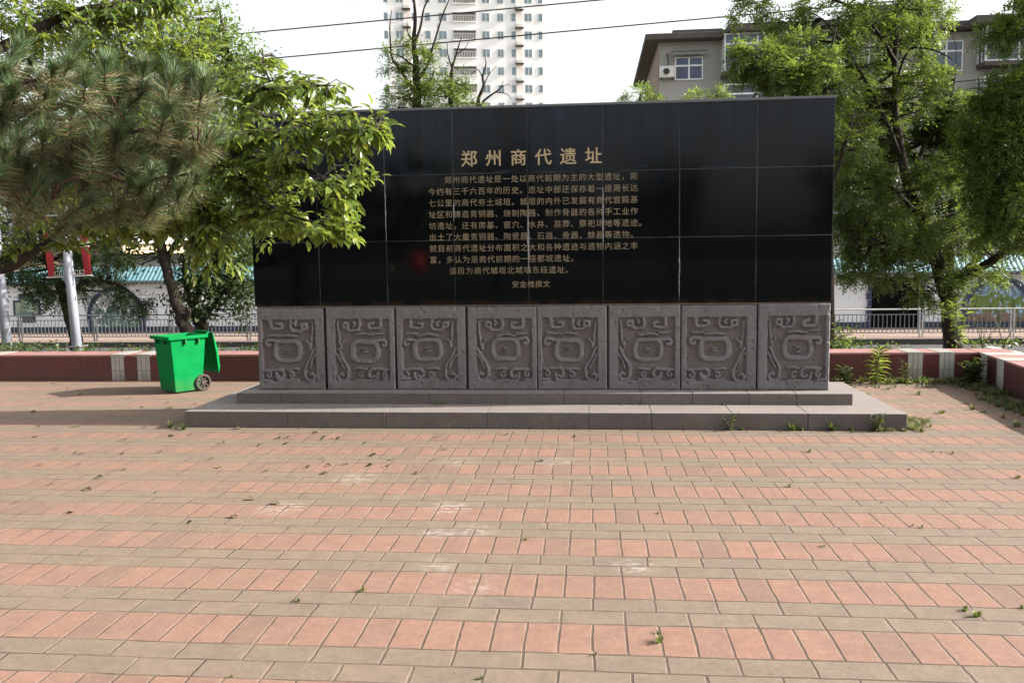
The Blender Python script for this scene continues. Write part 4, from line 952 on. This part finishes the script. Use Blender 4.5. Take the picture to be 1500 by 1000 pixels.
bl_ = [blob(120, 425, 60, 20, Yl+.5, 40), blob(190, 440, 26, 12, Yl+.2, 14), blob(70, 380, 75, 28, Yl+.6, 60), blob(150, 370, 40, 26, Yl+.7, 30), blob(20, 390, 40, 26, Yl+.6, 24), blob(60, 430, 22, 8, Yl+.4, 6), blob(60, 310, 90, 40, Yl+.6, 40)]
make_tree('locust_tree', 'dark feathery tree with layered drooping boughs behind the red banner pole', limbs, bl_, PIN, M['leaf_mid'], M['bark'], 23, 'trees behind the low wall at left')
Yp = 21.
tk = [PX(p[0], p[1], Yp) for p in ((400, 530), (392, 330), (350, 150), (330, 60), (320, 5))]
limbs = [(tk, [.16, .13, .09, .05, .015]), ([tk[1], PX(355, 220, Yp), PX(372, 130, Yp)], [.06, .04, .01]), ([tk[2], PX(350, 110, Yp), PX(362, 75, Yp)], [.04, .025, .008])]
bl_ = [blob(318, 45, 18, 38, Yp, 30), blob(352, 90, 26, 34, Yp, 30), blob(335, 150, 50, 60, Yp, 70), blob(350, 240, 50, 60, Yp, 60), blob(300, 100, 40, 60, Yp, 40), blob(270, 60, 40, 50, Yp, 30)]
make_tree('broadleaf_tree', 'tall pale green tree rising above the others behind the cables at left', limbs, bl_, dict(kind='broad', per=36, leaf=.11, asp=.5, spread=.2), M['leaf_far'], M['bark'], 24, 'trees behind the low wall at left')
Yq = 22.
tk = [PX(p[0], p[1], Yq) for p in ((-90, 530), (-60, 330), (0, 180), (60, 60), (80, -80))]
limbs = [(tk, [.2, .17, .12, .08, .03]), ([tk[1], PX(80, 200, Yq), PX(40, 120, Yq)], [.08, .05, .01]), ([tk[2], PX(200, 110, Yq), PX(240, 50, Yq)], [.07, .04, .01])]
bl_ = [blob(110, 120, 120, 90, Yq, 100), blob(200, 90, 70, 80, Yq, 60), blob(60, 250, 110, 70, Yq, 70), blob(190, 230, 80, 60, Yq, 50), blob(110, 0, 120, 50, Yq, 40), blob(30, 330, 50, 22, Yq, 10)]
make_tree('broadleaf_tree', 'big dark leafy tree filling the background behind the pine at left', limbs, bl_, dict(kind='broad', per=36, leaf=.13, asp=.5, spread=.24), M['leaf_mid'], M['bark'], 25, 'trees behind the low wall at left', mult=1.8)

# ------------------------------------------------------------------ near broad leaved tree reaching over the monument
def near_tree():
    r = np.random.default_rng(31); base = Vector((-6.2, 6.6, 0))
    t = empty('persimmon_tree', base, 'large leaved glossy green tree reaching its branches over the left end of the monument', 'tree'); O = np.array(base)
    b = MB(); LP = []
    def limb(pts, rad):
        pts = [np.array(p)-O for p in pts]; fine = []; fr = []; n = len(pts)
        for i in range(n-1):
            for k in range(6):
                u = k/6; p0, p1, p2, p3 = pts[max(i-1, 0)], pts[i], pts[i+1], pts[min(i+2, n-1)]
                fine.append(.5*((2*p1)+(-p0+p2)*u+(2*p0-5*p1+4*p2-p3)*u*u+(-p0+3*p1-3*p2+p3)*u**3)+r.normal(0, .1, 3)*rad[i]); fr.append(rad[i]+(rad[i+1]-rad[i])*u)
        fine.append(pts[-1]); fr.append(rad[-1]); b.tube([Vector(f) for f in fine], fr, 8); LP.extend(fine)
    limb([(-6.2, 6.6, -.1), (-6.15, 6.6, .8), (-6.0, 6.55, 1.6), (-5.7, 6.5, 2.3), (-5.5, 6.6, 3.2), (-5.4, 6.8, 4.2)], [.17, .15, .13, .11, .08, .04])
    limb([(-6.0, 6.5, 1.5), PX(-30, 400, 6.3), PX(20, 388, 6.2), PX(60, 360, 6.2), PX(110, 335, 6.1), PX(200, 320, 6.), PX(300, 320, 6.)], [.06, .05, .04, .03, .025, .018, .008])
    limb([(-5.7, 6.5, 2.3), PX(120, 260, 6.6), PX(230, 230, 6.4), PX(330, 230, 6.2), PX(430, 240, 6.), PX(500, 280, 5.9)], [.08, .06, .045, .03, .02, .007])
    limb([PX(330, 230, 6.2), PX(400, 200, 6.), PX(480, 190, 5.8), PX(560, 190, 5.7)], [.025, .02, .014, .006])
    limb([PX(330, 230, 6.2), PX(380, 290, 6.1), PX(440, 320, 6.), PX(500, 335, 5.9)], [.022, .017, .011, .005])
    limb([(-5.5, 6.6, 3.1), PX(100, 120, 7.2), PX(220, 90, 7.2), PX(320, 130, 6.8), PX(400, 130, 6.5), PX(480, 125, 6.3)], [.06, .045, .035, .025, .016, .006])
    limb([PX(400, 130, 6.5), PX(388, 100, 6.5), PX(384, 70, 6.5)], [.01, .007, .003])
    limb([(-5.5, 6.6, 3.1), PX(60, 40, 7.5), PX(140, 10, 7.6), PX(240, 0, 7.6)], [.06, .04, .03, .01])
    limb([PX(380, 290, 6.1), PX(470, 345, 5.8), PX(515, 352, 5.8)], [.01, .007, .003])
    LPa = np.array(LP)
    reg = [(430, 200, 90, 50, 5.9, 46), (525, 190, 48, 30, 5.75, 20), (500, 265, 55, 40, 5.9, 24), (455, 325, 70, 28, 5.9, 26), (395, 275, 60, 60, 6.1, 34), (325, 240, 55, 70, 6.2, 36),
           (440, 130, 58, 30, 6.4, 26), (365, 130, 46, 34, 6.5, 22), (285, 335, 75, 46, 6.1, 34), (190, 320, 70, 40, 6.2, 26), (90, 320, 80, 40, 6.3, 24), (350, 330, 40, 50, 6.1, 20), (20, 340, 50, 30, 6.4, 12),
           (60, 30, 80, 45, 7.5, 34), (165, 50, 80, 42, 7.4, 40), (255, 65, 60, 45, 7.2, 34), (200, 5, 90, 30, 7.6, 24), (385, 75, 12, 14, 6.5, 3), (230, 190, 90, 60, 6.6, 34), (120, 250, 110, 50, 6.7, 30), (295, 60, 30, 50, 7., 14), (320, 395, 30, 20, 6.1, 6), (490, 340, 34, 16, 5.8, 9)]
    Ps, Ds, Ns = [], [], []
    for cx, cy, rx, ry, Y, n in reg:
        c = PX(cx, cy, Y)-O; k = Y*1.13/F_PX; tips = ell_points(c, (rx*k, .45, ry*k), int(n*(1.2 if cx > 410 else 1.7)), r, .25)
        for p in tips:
            d = np.linalg.norm(LPa-p, axis=1); j = int(np.argmin(d)); q = LPa[j]; out = unit(p-q)
            st = p-out*min(d[j], .42); mid = (q+p)/2+np.array([0, 0, .04])
            b.tube([Vector(q), Vector(mid), Vector(p)], [.006, .004, .002], 4, cap=False)
            nl = r.integers(10, 16); tt = np.linspace(.1, 1., nl)[:, None]
            pts = st+(p-st)*tt; side = unit(np.cross(out, np.array([0, 0, 1.]))); sg = np.where(np.arange(nl) % 2, 1, -1)[:, None]
            dd = unit(out*.55+side*sg*.8+r.normal(0, .35, (nl, 3))+np.array([.12, 0, -.5])); dd[-1] = unit(out+np.array([0, 0, -.3]))
            Ps.append(pts+dd*.015); Ds.append(dd); Ns.append(unit(r.normal(0, .38, (nl, 3))+np.array([.25, -.1, 1.])))
    P = np.vstack(Ps); D = np.vstack(Ds); N = np.vstack(Ns); L = .088*r.uniform(.5, 1.2, len(P))
    build('trunk', b, M['bark'], t, smooth=True, fix=False)
    V, F = place(P, D, N, L, L*r.uniform(.44, .56, len(P)), T_FOLD); np_mesh('crown', V, F, M['leaf_big'], t, smooth=False)
near_tree()

# ------------------------------------------------------------------ pine bough in the near left corner
def near_pine():
    r = np.random.default_rng(41); base = Vector((-4.9, 4.2, 0)); O = np.array(base)
    t = empty('pine_tree', base, 'pine tree with long green and dry tan needles hanging in at the upper left', 'tree'); b = MB(); LP = []
    def limb(pts, rad):
        pts = [np.array(p)-O for p in pts]
        fine, fr, n = [], [], len(pts)
        for i in range(n-1):
            p0, p1, p2, p3 = pts[max(i-1, 0)], pts[i], pts[i+1], pts[min(i+2, n-1)]
            for k in range(6):
                u = k/6; fine.append(.5*((2*p1)+(-p0+p2)*u+(2*p0-5*p1+4*p2-p3)*u*u+(-p0+3*p1-3*p2+p3)*u**3)+r.normal(0, .35, 3)*min(rad[i], .03)); fr.append((rad[i]+(rad[i+1]-rad[i])*u)*r.uniform(.92, 1.08))
        fine.append(pts[-1]); fr.append(rad[-1]); LP.extend(fine); b.tube([Vector(p) for p in fine], fr, 8)
    limb([(-4.9, 4.2, -.1), (-4.88, 4.2, 1.5), (-4.8, 4.15, 3.2), (-4.8, 4.2, 4.6)], [.14, .12, .09, .03])
    Yn = 4.3
    for pts, rd in (([(-4.86, 4.2, 2.3), PX(-30, 240, Yn), PX(60, 222, Yn), PX(150, 200, Yn), PX(165, 185, Yn)], (.03, .022, .016, .01, .006)), ([(-4.86, 4.2, 2.25), PX(20, 285, Yn-.1), PX(90, 268, Yn-.1), PX(150, 250, Yn-.1)], (.025, .016, .01, .006)),
                    ([PX(60, 222, Yn), PX(180, 265, Yn+.1), PX(240, 260, Yn+.1), PX(290, 252, Yn+.1)], (.014, .011, .008, .005)), ([(-4.84, 4.2, 2.6), PX(40, 160, Yn+.1), PX(120, 140, Yn+.2), PX(200, 130, Yn+.2), PX(285, 112, Yn+.2)], (.025, .018, .013, .009, .005)),
                    ([PX(150, 200, Yn), PX(220, 190, Yn), PX(290, 205, Yn)], (.011, .008, .005)), ([(-4.84, 4.2, 2.7), PX(0, 120, Yn), PX(60, 110, Yn)], (.018, .011, .006)), ([PX(120, 140, Yn+.2), PX(170, 110, Yn+.3), PX(210, 90, Yn+.3)], (.01, .008, .005))):
        limb(pts, rd)
    tips = [(65, 105), (72, 190), (165, 187), (210, 92), (290, 100), (260, 122), (235, 182), (310, 205), (140, 256), (282, 255), (210, 262), (8, 165), (45, 228), (95, 215), (145, 207), (270, 180), (186, 110), (135, 118), (225, 128), (30, 75), (110, 80), (20, 130), (-40, 90), (-90, 150), (-60, 210), (-120, 240), (-30, 280), (-160, 170), (-200, 220), (-100, 100), (-180, 110), (-20, 160), (-70, 260), (-140, 60),
            (5, 250), (60, 280), (120, 300), (180, 300), (240, 295), (180, 150), (90, 150), (120, 175), (200, 215), (255, 225), (300, 160), (40, 195), (160, 95), (245, 100), (215, 165), (280, 140), (15, 210), (100, 250), (165, 235), (70, 140), (130, 210), (190, 180), (265, 270), (230, 245), (50, 255), (300, 120), (0, 100), (0, 190)]
    LPa = np.array(LP); NP, ND, NN, NL, NM = [], [], [], [], []
    for (px, py) in tips*2:
        p = PX(px+r.normal(0, 9), py+r.normal(0, 9), Yn+r.normal(0, .16))-O; d = np.linalg.norm(LPa-p, axis=1)+(LPa[:, 0] > p[0]-.02)*.3; q = LPa[int(np.argmin(d))]
        ax = unit(unit(p-q)*.5+np.array([.35, r.normal(0, .3), .75])); Ls = r.uniform(.10, .17); s0 = p-ax*Ls
        b.tube([Vector(q), Vector((q+s0)/2+np.array([0, 0, -.02])), Vector(s0), Vector(p)], [.005, .005, .005, .006], 6, cap=False)
        for (n, a, c, spread, m, ln) in ((190, .3, 1.0, .75, 0, .100), (190, -.6, .35, 1.25, 1, .110)):
            u = r.uniform(a, c, n)[:, None]; pos = s0+(p-s0)*u; rad = rnd_dir(n, r); rad -= (rad@ax)[:, None]*ax; rad = unit(rad)
            dd = unit(ax*(1.05-.25*m)+rad*spread*r.uniform(.55, 1.25, (n, 1))+np.array([0, 0, -.55*m])+r.normal(0, .07, (n, 3)))
            NP.append(pos); ND.append(dd); NN.append(rnd_dir(n, r)); NL.append(ln*r.uniform(  .8, 1.25, n)); NM.append(np.where(r.random(n) < (.07 if m == 0 else .52), 1, 0))
        b.tube([Vector(p), Vector(p+ax*.02)], [.008, .003], 6)
    P = np.vstack(NP); D = np.vstack(ND); N = np.vstack(NN); L = np.hstack(NL); Mi = np.hstack(NM)
    build('trunk', b, M['bark_pine'], t, smooth=True, fix=False)
    V, F = place(P, D, N, L, np.full(len(P), .0034), T_NEED); np_mesh('needles', V, F, [M['needle'], M['needle_old']], t, mi=Mi)
near_pine()

# ------------------------------------------------------------------ trees across the plaza, mirrored in the polished granite
bk = [(-22, -26, 1.5, .6), (-13, -22, 1.35, 2.2), (-5, -27, 1.6, 4.), (4, -23, 1.4, 1.2), (13, -26, 1.55, 3.), (22, -22, 1.4, 5.), (-31, -23, 1.5, 3.4), (31, -25, 1.5, .2)]
for x, y, s, rz in bk:
    c = copy_tree(leanA); c.location = (x, y, 0); c.rotation_euler = (0, 0, rz); c.scale = (s, s, s*.95)
    tag(c, 'leafy tree standing across the plaza behind the viewpoint, seen only as a dark reflection', 'tree', 'trees across the plaza')

# added red stand-in on a post, unseen, for a red reflection in the granite
p = at(610, 390, 28.); lz = 1.62
t = empty('added_red_stand_in', (p.x, 18.06-28., 0), 'added red stand-in on a post behind the viewpoint for a reflection in the granite', 'stand-in')
build('post', MB().tube([(0, 0, -.02), (0, 0, lz-.34)], .05, 10), M['cable'], t)
b = MB(); n, mrow = 24, 12; V = []
for i in range(mrow+1):
    a_ = math.pi*(i/mrow)*.9+.157; q = math.sin(a_)
    for k in range(n): rr = .25*q*(1+.03*math.cos(k*math.pi)); V.append((rr*math.cos(2*math.pi*k/n), rr*math.sin(2*math.pi*k/n), lz-.36*math.cos(a_)))
b.add(V, [(i*n+k, i*n+(k+1) % n, (i+1)*n+(k+1) % n, (i+1)*n+k) for i in range(mrow) for k in range(n)]); build('stand_in_body', b, plain('stand_in_red', (.75, .03, .02), .6), t, smooth=True)

# ------------------------------------------------------------------ weeds and grass
def tuft(n, h, spread, r, flat=.0, wd=.005):
    P, D, N, L = [], [], [], []
    V, F = [], []
    for i in range(n):
        a = r.uniform(0, 2*math.pi); lean = r.uniform(.1, 1.)*spread; hh = h*r.uniform(.5, 1.1); d = np.array([math.cos(a), math.sin(a), 0]); s = np.array([-d[1], d[0], 0])*wd*r.uniform(.6, 1.3)
        p0 = d*r.uniform(0, .25)*spread*h; p1 = p0+d*lean*hh*.4+np.array([0, 0, hh*.6]); p2 = p0+d*lean*hh*1.1+np.array([0, 0, hh*(1-.45*lean)])
        b0 = len(V); V += [p0-s, p0+s, p1+s*.8, p1-s*.8, p2+s*.1, p2-s*.1]; F += [(b0, b0+1, b0+2, b0+3), (b0+3, b0+2, b0+4, b0+5)]
    return np.array(V), np.array(F)
r_ = np.random.default_rng(51)
protos = [tuft(18, .035, 1.5, r_, wd=.004), tuft(26, .05, 1.5, r_, wd=.004), tuft(14, .026, 1.6, r_, wd=.004), tuft(44, .09, 1.2, r_, wd=.004), tuft(70, .075, 2.2, r_, wd=.003)]
pm = [np_mesh('grass_tuft', v, f, [M['grass'] if k in (0, 3) else M['grass_dry']]) for k, (v, f) in enumerate(protos)]
meshes = [o.data for o in pm]
for o in pm: bpy.data.objects.remove(o)
def weed(kind, x, y, z, label, grp, s=1.):
    o = link(bpy.data.objects.new('grass_tuft', meshes[kind])); o.location = (x, y, z); o.rotation_euler.z = random.uniform(0, 6); o.scale = (s, s, s*random.uniform(.85, 1.1)); tag(o, label, 'weed', grp); return o
gap = [(1.77, 4.06), (2.05, 5.33), (2.05, 4.11), (-.4, 4.97), (.3, 3.64), (.01, 3.5), (-1.47, 3.98), (-1.18, 4.13), (-1.48, 3.21), (-.45, 3.26), (1.45, 6.24), (1.35, 4.94), (2.91, 7.41), (3.06, 7.36), (2.49, 6.78), (-.16, 7.93), (1.88, 7.37), (1.98, 5.86), (.44, 5.54), (3.2, 6.56), (2.98, 7.4), (.3, 3.72), (1.8, 4.0), (2.0, 5.36)]
for i, (x, y) in enumerate(gap): weed(i % 3, x, y, 0, 'small grass tuft sprouting from a joint between the pavers', 'weeds in the paver joints', random.uniform(.5, .85))
for px, py, kk in ((1060, 625, 0), (1085, 628, 1), (1160, 628, 3), (1175, 630, 1), (1218, 630, 3), (1245, 628, 1), (1272, 626, 3), (1285, 626, 4), (1300, 627, 1), (1318, 628, 1), (1330, 628, 1), (1340, 624, 4), (1350, 622, 4), (1336, 615, 4), (1345, 618, 4), (1356, 618, 4), (1340, 629, 4), (1330, 620, 4), (1325, 632, 1), (1350, 632, 1), (1362, 625, 1), (250, 627, 3), (258, 628, 1), (268, 629, 3)):
    p = atg(px, py); weed(kk, p.x, min(p.y, 8.295) if px < 1325 else p.y, 0, 'grass tuft growing against the foot of the lower monument step', 'weeds along the lower step', random.uniform(.75, 1.2))
for px, py in ((645, 586), (655, 587), (912, 590), (940, 591), (1058, 591)):
    p = atg(px, py, .1655); weed(2, p.x, 8.77, .1655, 'tiny weed rooted on the lower step tread', 'weeds on the step tread', 1.1)
for px, py in ((1425, 600), (1345, 578), (1270, 582), (1412, 591), (1455, 588), (1440, 604), (1470, 612), (1380, 605), (1490, 625), (1430, 578), (1300, 570), (1480, 600)):
    p = atg(px, py); weed(1 if px % 4 else 0, p.x, p.y, 0, 'scruffy low weed on the pavers near the right hand wall corner', 'weeds near the right wall corner', random.uniform(1., 1.7))

# grass and ground cover nobody could count
def strip_cover(name, label, zones, mats, seed, h, leafy=False):
    r = np.random.default_rng(seed); VV, FF, MI = [], [], []; nb = 0
    for (x0, x1, y0, y1, z, n, hh) in zones:
        for i in range(n):
            x, y = r.uniform(x0, x1), r.uniform(y0, y1)
            if leafy:
                k = 14; P = np.array([x, y, z])+r.normal(0, .06, (k, 3))*np.array([1.2, 1, .5])+np.array([0, 0, hh*r.uniform(.2, 1)]); v, f = place(P, unit(rnd_dir(k, r)+np.array([0, 0, .3])), unit(rnd_dir(k, r)*.7+np.array([0, 0, 1])), .07*r.uniform(.6, 1.3, k), .035, T_DIA)
            else: v, f = tuft(9, hh*r.uniform(.5, 1.2), 1., r, wd=.006); v = v+np.array([x, y, z])
            VV.append(v); FF.append(f+nb); nb += len(v); MI.append(np.full(len(f), int(r.random() < .4)))
    o = np_mesh(name, np.vstack(VV), np.vstack(FF), mats, mi=np.hstack(MI)); o['kind'] = 'stuff'; tag(o, label, 'plants'); return o
strip_cover('grass', 'dry and green grass along the foot of the right hand low wall', [(2.7, 3.5, 11.35, 11.58, 0, 40, .08), (3.5, 5.0, 11.3, 11.58, 0, 130, .10), (4.65, 5.0, 10.2, 11.3, 0, 80, .11), (4.45, 4.85, 9.0, 10.3, 0, 70, .09), (3.2, 4.8, 11.0, 11.3, 0, 40, .04), (5.7, 11., 2., 12., .2, 260, .12)], [M['grass'], M['grass_dry']], 61, .1)
strip_cover('ground_cover', 'low leafy plants on the soil just behind the low wall', [(-9.9, -8.9, 12.5, 13.4, .25, 34, .11), (-8.8, -6.7, 12.6, 13.6, .22, 26, .08), (-6.5, -5.3, 12.5, 13.4, .24, 22, .08), (-14, -9.9, 12.5, 14., .24, 44, .10), (3.1, 3.9, 12.3, 13., .27, 26, .18), (4., 4.6, 12.5, 13., .25, 8, .1), (5.8, 8., 13.2, 14.2, .2, 26, .1)], [M['grass'], M['leaf_mid']], 62, .1, True)

def leafy_weed(name, label, x, y, z, h, nl, ll, seed, lean=(0, 0), bushy=1, mat='grass', asp=.2):
    r = np.random.default_rng(seed); t = empty(name, (x, y, z), label, 'plant'); b = MB(); Ps, Ds = [], []
    for s in range(bushy):
        a = r.uniform(0, 6.28); sp = 0 if bushy == 1 else r.uniform(.2, .6); top = np.array([lean[0]+sp*math.cos(a)*h, lean[1]+sp*math.sin(a)*h*.6, h*r.uniform(.75, 1.)]); pts = [top*u*np.array([u**.5, u**.5, 1]) for u in np.linspace(0, 1, 7)]
        b.tube([Vector(p) for p in pts], list(np.linspace(.008, .003, 7)), 5)
        for i in range(nl):
            u = .1+.9*i/(nl-1); k = u*6; j = min(int(k), 5); p = pts[j]+(pts[j+1]-pts[j])*(k-j); ph = i*2.4+r.normal(0, .3); Ps.append(p); Ds.append(np.array([math.cos(ph), math.sin(ph), .55-.9*(1-u)+r.normal(0, .1)]))
    P = np.array(Ps); D = np.array(Ds); V, F = place(P, D, np.tile(np.array([0, 0, 1.]), (len(P), 1))+r.normal(0, .2, P.shape), ll*r.uniform(.7, 1.15, len(P)), ll*asp, T_FOLD)
    build('stem', b, M['grass'], t, smooth=True, fix=False); np_mesh('leaves', V, F, M[mat], t)
leafy_weed('tall_weed', 'tall upright weed with narrow pale leaves against the maroon wall beside the monument', 3.72, 11.32, 0, .52, 46, .17, 71, (.02, -.03), mat='leaf_big')
leafy_weed('bushy_weed', 'dark bushy weed in the corner where the two low walls meet', 4.83, 11.15, 0, .34, 16, .15, 72, bushy=7, mat='leaf_mid', asp=.3)
leafy_weed('low_weed', 'low dark weed at the wall foot behind the monument steps', 3.35, 11.4, 0, .2, 10, .12, 73, bushy=6, mat='leaf_mid')
leafy_weed('reddish_weed', 'scrawny dry weed in front of the first white band', 4.08, 11.35, 0, .32, 12, .07, 74, bushy=3, mat='grass_dry')
p = atg(1275, 626); leafy_weed('step_weed', 'straggly seeding weed at the right end of the lower step', p.x, 8.27, 0, .17, 9, .05, 75, bushy=8, mat='grass_dry')
p = atg(1062, 622); leafy_weed('step_weed', 'thin leaning weed at the lower step foot below the fifth carved block pair', p.x, 8.28, 0, .16, 9, .05, 76, bushy=4, mat='grass_dry')
p = at(1228, 500, 13.); leafy_weed('bank_weed', 'green weed standing behind the low wall just right of the monument', p.x, 13., .25, .42, 14, .13, 77, bushy=4, mat='grass', asp=.3)
for k, (px, Yv) in enumerate(((1440, 13.4), (1470, 13.6))):
    p = at(px, 500, Yv); leafy_weed('bank_weed', ['thin yellowish weed behind the wall right of the dark trunk', 'thin yellowish weed behind the side wall near the right edge'][k], p.x, Yv, .2, .5, 9, .06, 80+k, bushy=4, mat='grass_dry')
p = PX(1400, 480, 14.6); leafy_weed('trunk_sucker', 'leafy shoots sprouting in front of the dark trunk at right', 6.12, 14.65, .2, .75, 16, .17, 83, bushy=5, mat='leaf_big', asp=.3)
# pale stone edging behind the side wall
for k, (px, py, wd) in enumerate(((1484, 517, .36), (1455, 511, .3))):
    p = at(px, py, 12.75); b = MB(); n = 10; V = []
    for i in range(n+1):
        u = i/n-.5; ht = .085*(1-(2*u)**4*.6); V += [(u*wd, -.07, -.2), (u*wd, -.06, ht-.02), (u*wd, 0, ht), (u*wd, .06, ht-.02), (u*wd, .07, -.2)]
    b.add(V, [(i*5+j, i*5+j+1, (i+1)*5+j+1, (i+1)*5+j) for i in range(n) for j in range(4)]+[(0, 1, 2, 3, 4), (n*5+4, n*5+3, n*5+2, n*5+1, n*5)])
    o = build('edging_stone', b, M['white'], smooth=False); o.location = (p.x, p.y, p.z-.05); o.rotation_euler = (0, R(8), R(-18))
    tag(o, ['pale rounded edging stone behind the side wall at the right edge', 'pale edging stone behind the wall corner'][k], 'stone', 'edging stones')

# ------------------------------------------------------------------ fallen leaves
lm = []
for k in range(3):
    r = np.random.default_rng(90+k); b = MB(); n = 7; V = []
    for i in range(n):
        u = i/(n-1); wv = .5*math.sin(math.pi*min(u*.95+.04, 1))*(.5+.2*k); c = .18*math.sin(u*2.6+k)
        V += [(u-.5, -wv, c+.16*wv*(1+k)), (u-.5, 0, c), (u-.5, wv, c+.2*wv)]
    b.add(V, [(i*3+j, i*3+j+1, (i+1)*3+j+1, (i+1)*3+j) for i in range(n-1) for j in range(2)]); o = build('fallen_leaf', b, M['litter'], fix=False); lm.append(o.data); bpy.data.objects.remove(o)
r = random.Random(5)
lit = [(55, 625), (116, 625), (52, 641), (182, 644), (83, 660), (107, 663), (123, 663), (180, 667), (236, 663), (59, 682), (114, 680), (185, 690), (74, 708), (148, 699), (131, 718), (230, 723), (276, 765), (105, 752), (27, 735), (340, 756), (328, 648), (277, 637), (310, 675), (321, 686), (392, 690), (452, 684), (475, 692), (412, 636), (409, 642), (415, 650), (425, 640), (380, 654), (462, 632), (472, 645), (486, 645), (496, 645), (474, 670), (483, 681), (250, 640), (210, 627), (365, 730), (408, 738), (640, 642), (530, 650), (545, 668), (577, 673), (510, 680), (540, 685), (566, 684), (636, 675), (650, 658), (622, 700), (610, 693), (790, 677), (742, 637), (1057, 596), (97, 572), (120, 578), (189, 585), (209, 595), (60, 594), (245, 590), (248, 598), (287, 592), (166, 609), (50, 605), (195, 617), (263, 601), (0, 575), (40, 566), (80, 563), (470, 642), (440, 628), (350, 630)]
for i, (px, py) in enumerate(lit):
    p = atg(px+r.uniform(-3, 3), py+r.uniform(-2, 2)); o = link(bpy.data.objects.new('fallen_leaf', lm[i % 3])); s = r.uniform(.04, .075)
    o.location = (p.x, p.y, .006 if not (-4.3 < p.x < 3.1 and p.y > 8.25) else .18); o.scale = (s, s, s); o.rotation_euler = (r.uniform(-.4, .4), r.uniform(-.3, .3), r.uniform(0, 6.28))
    tag(o, 'small dead leaf lying on the pavers', 'leaf', 'dead leaves scattered on the pavers')
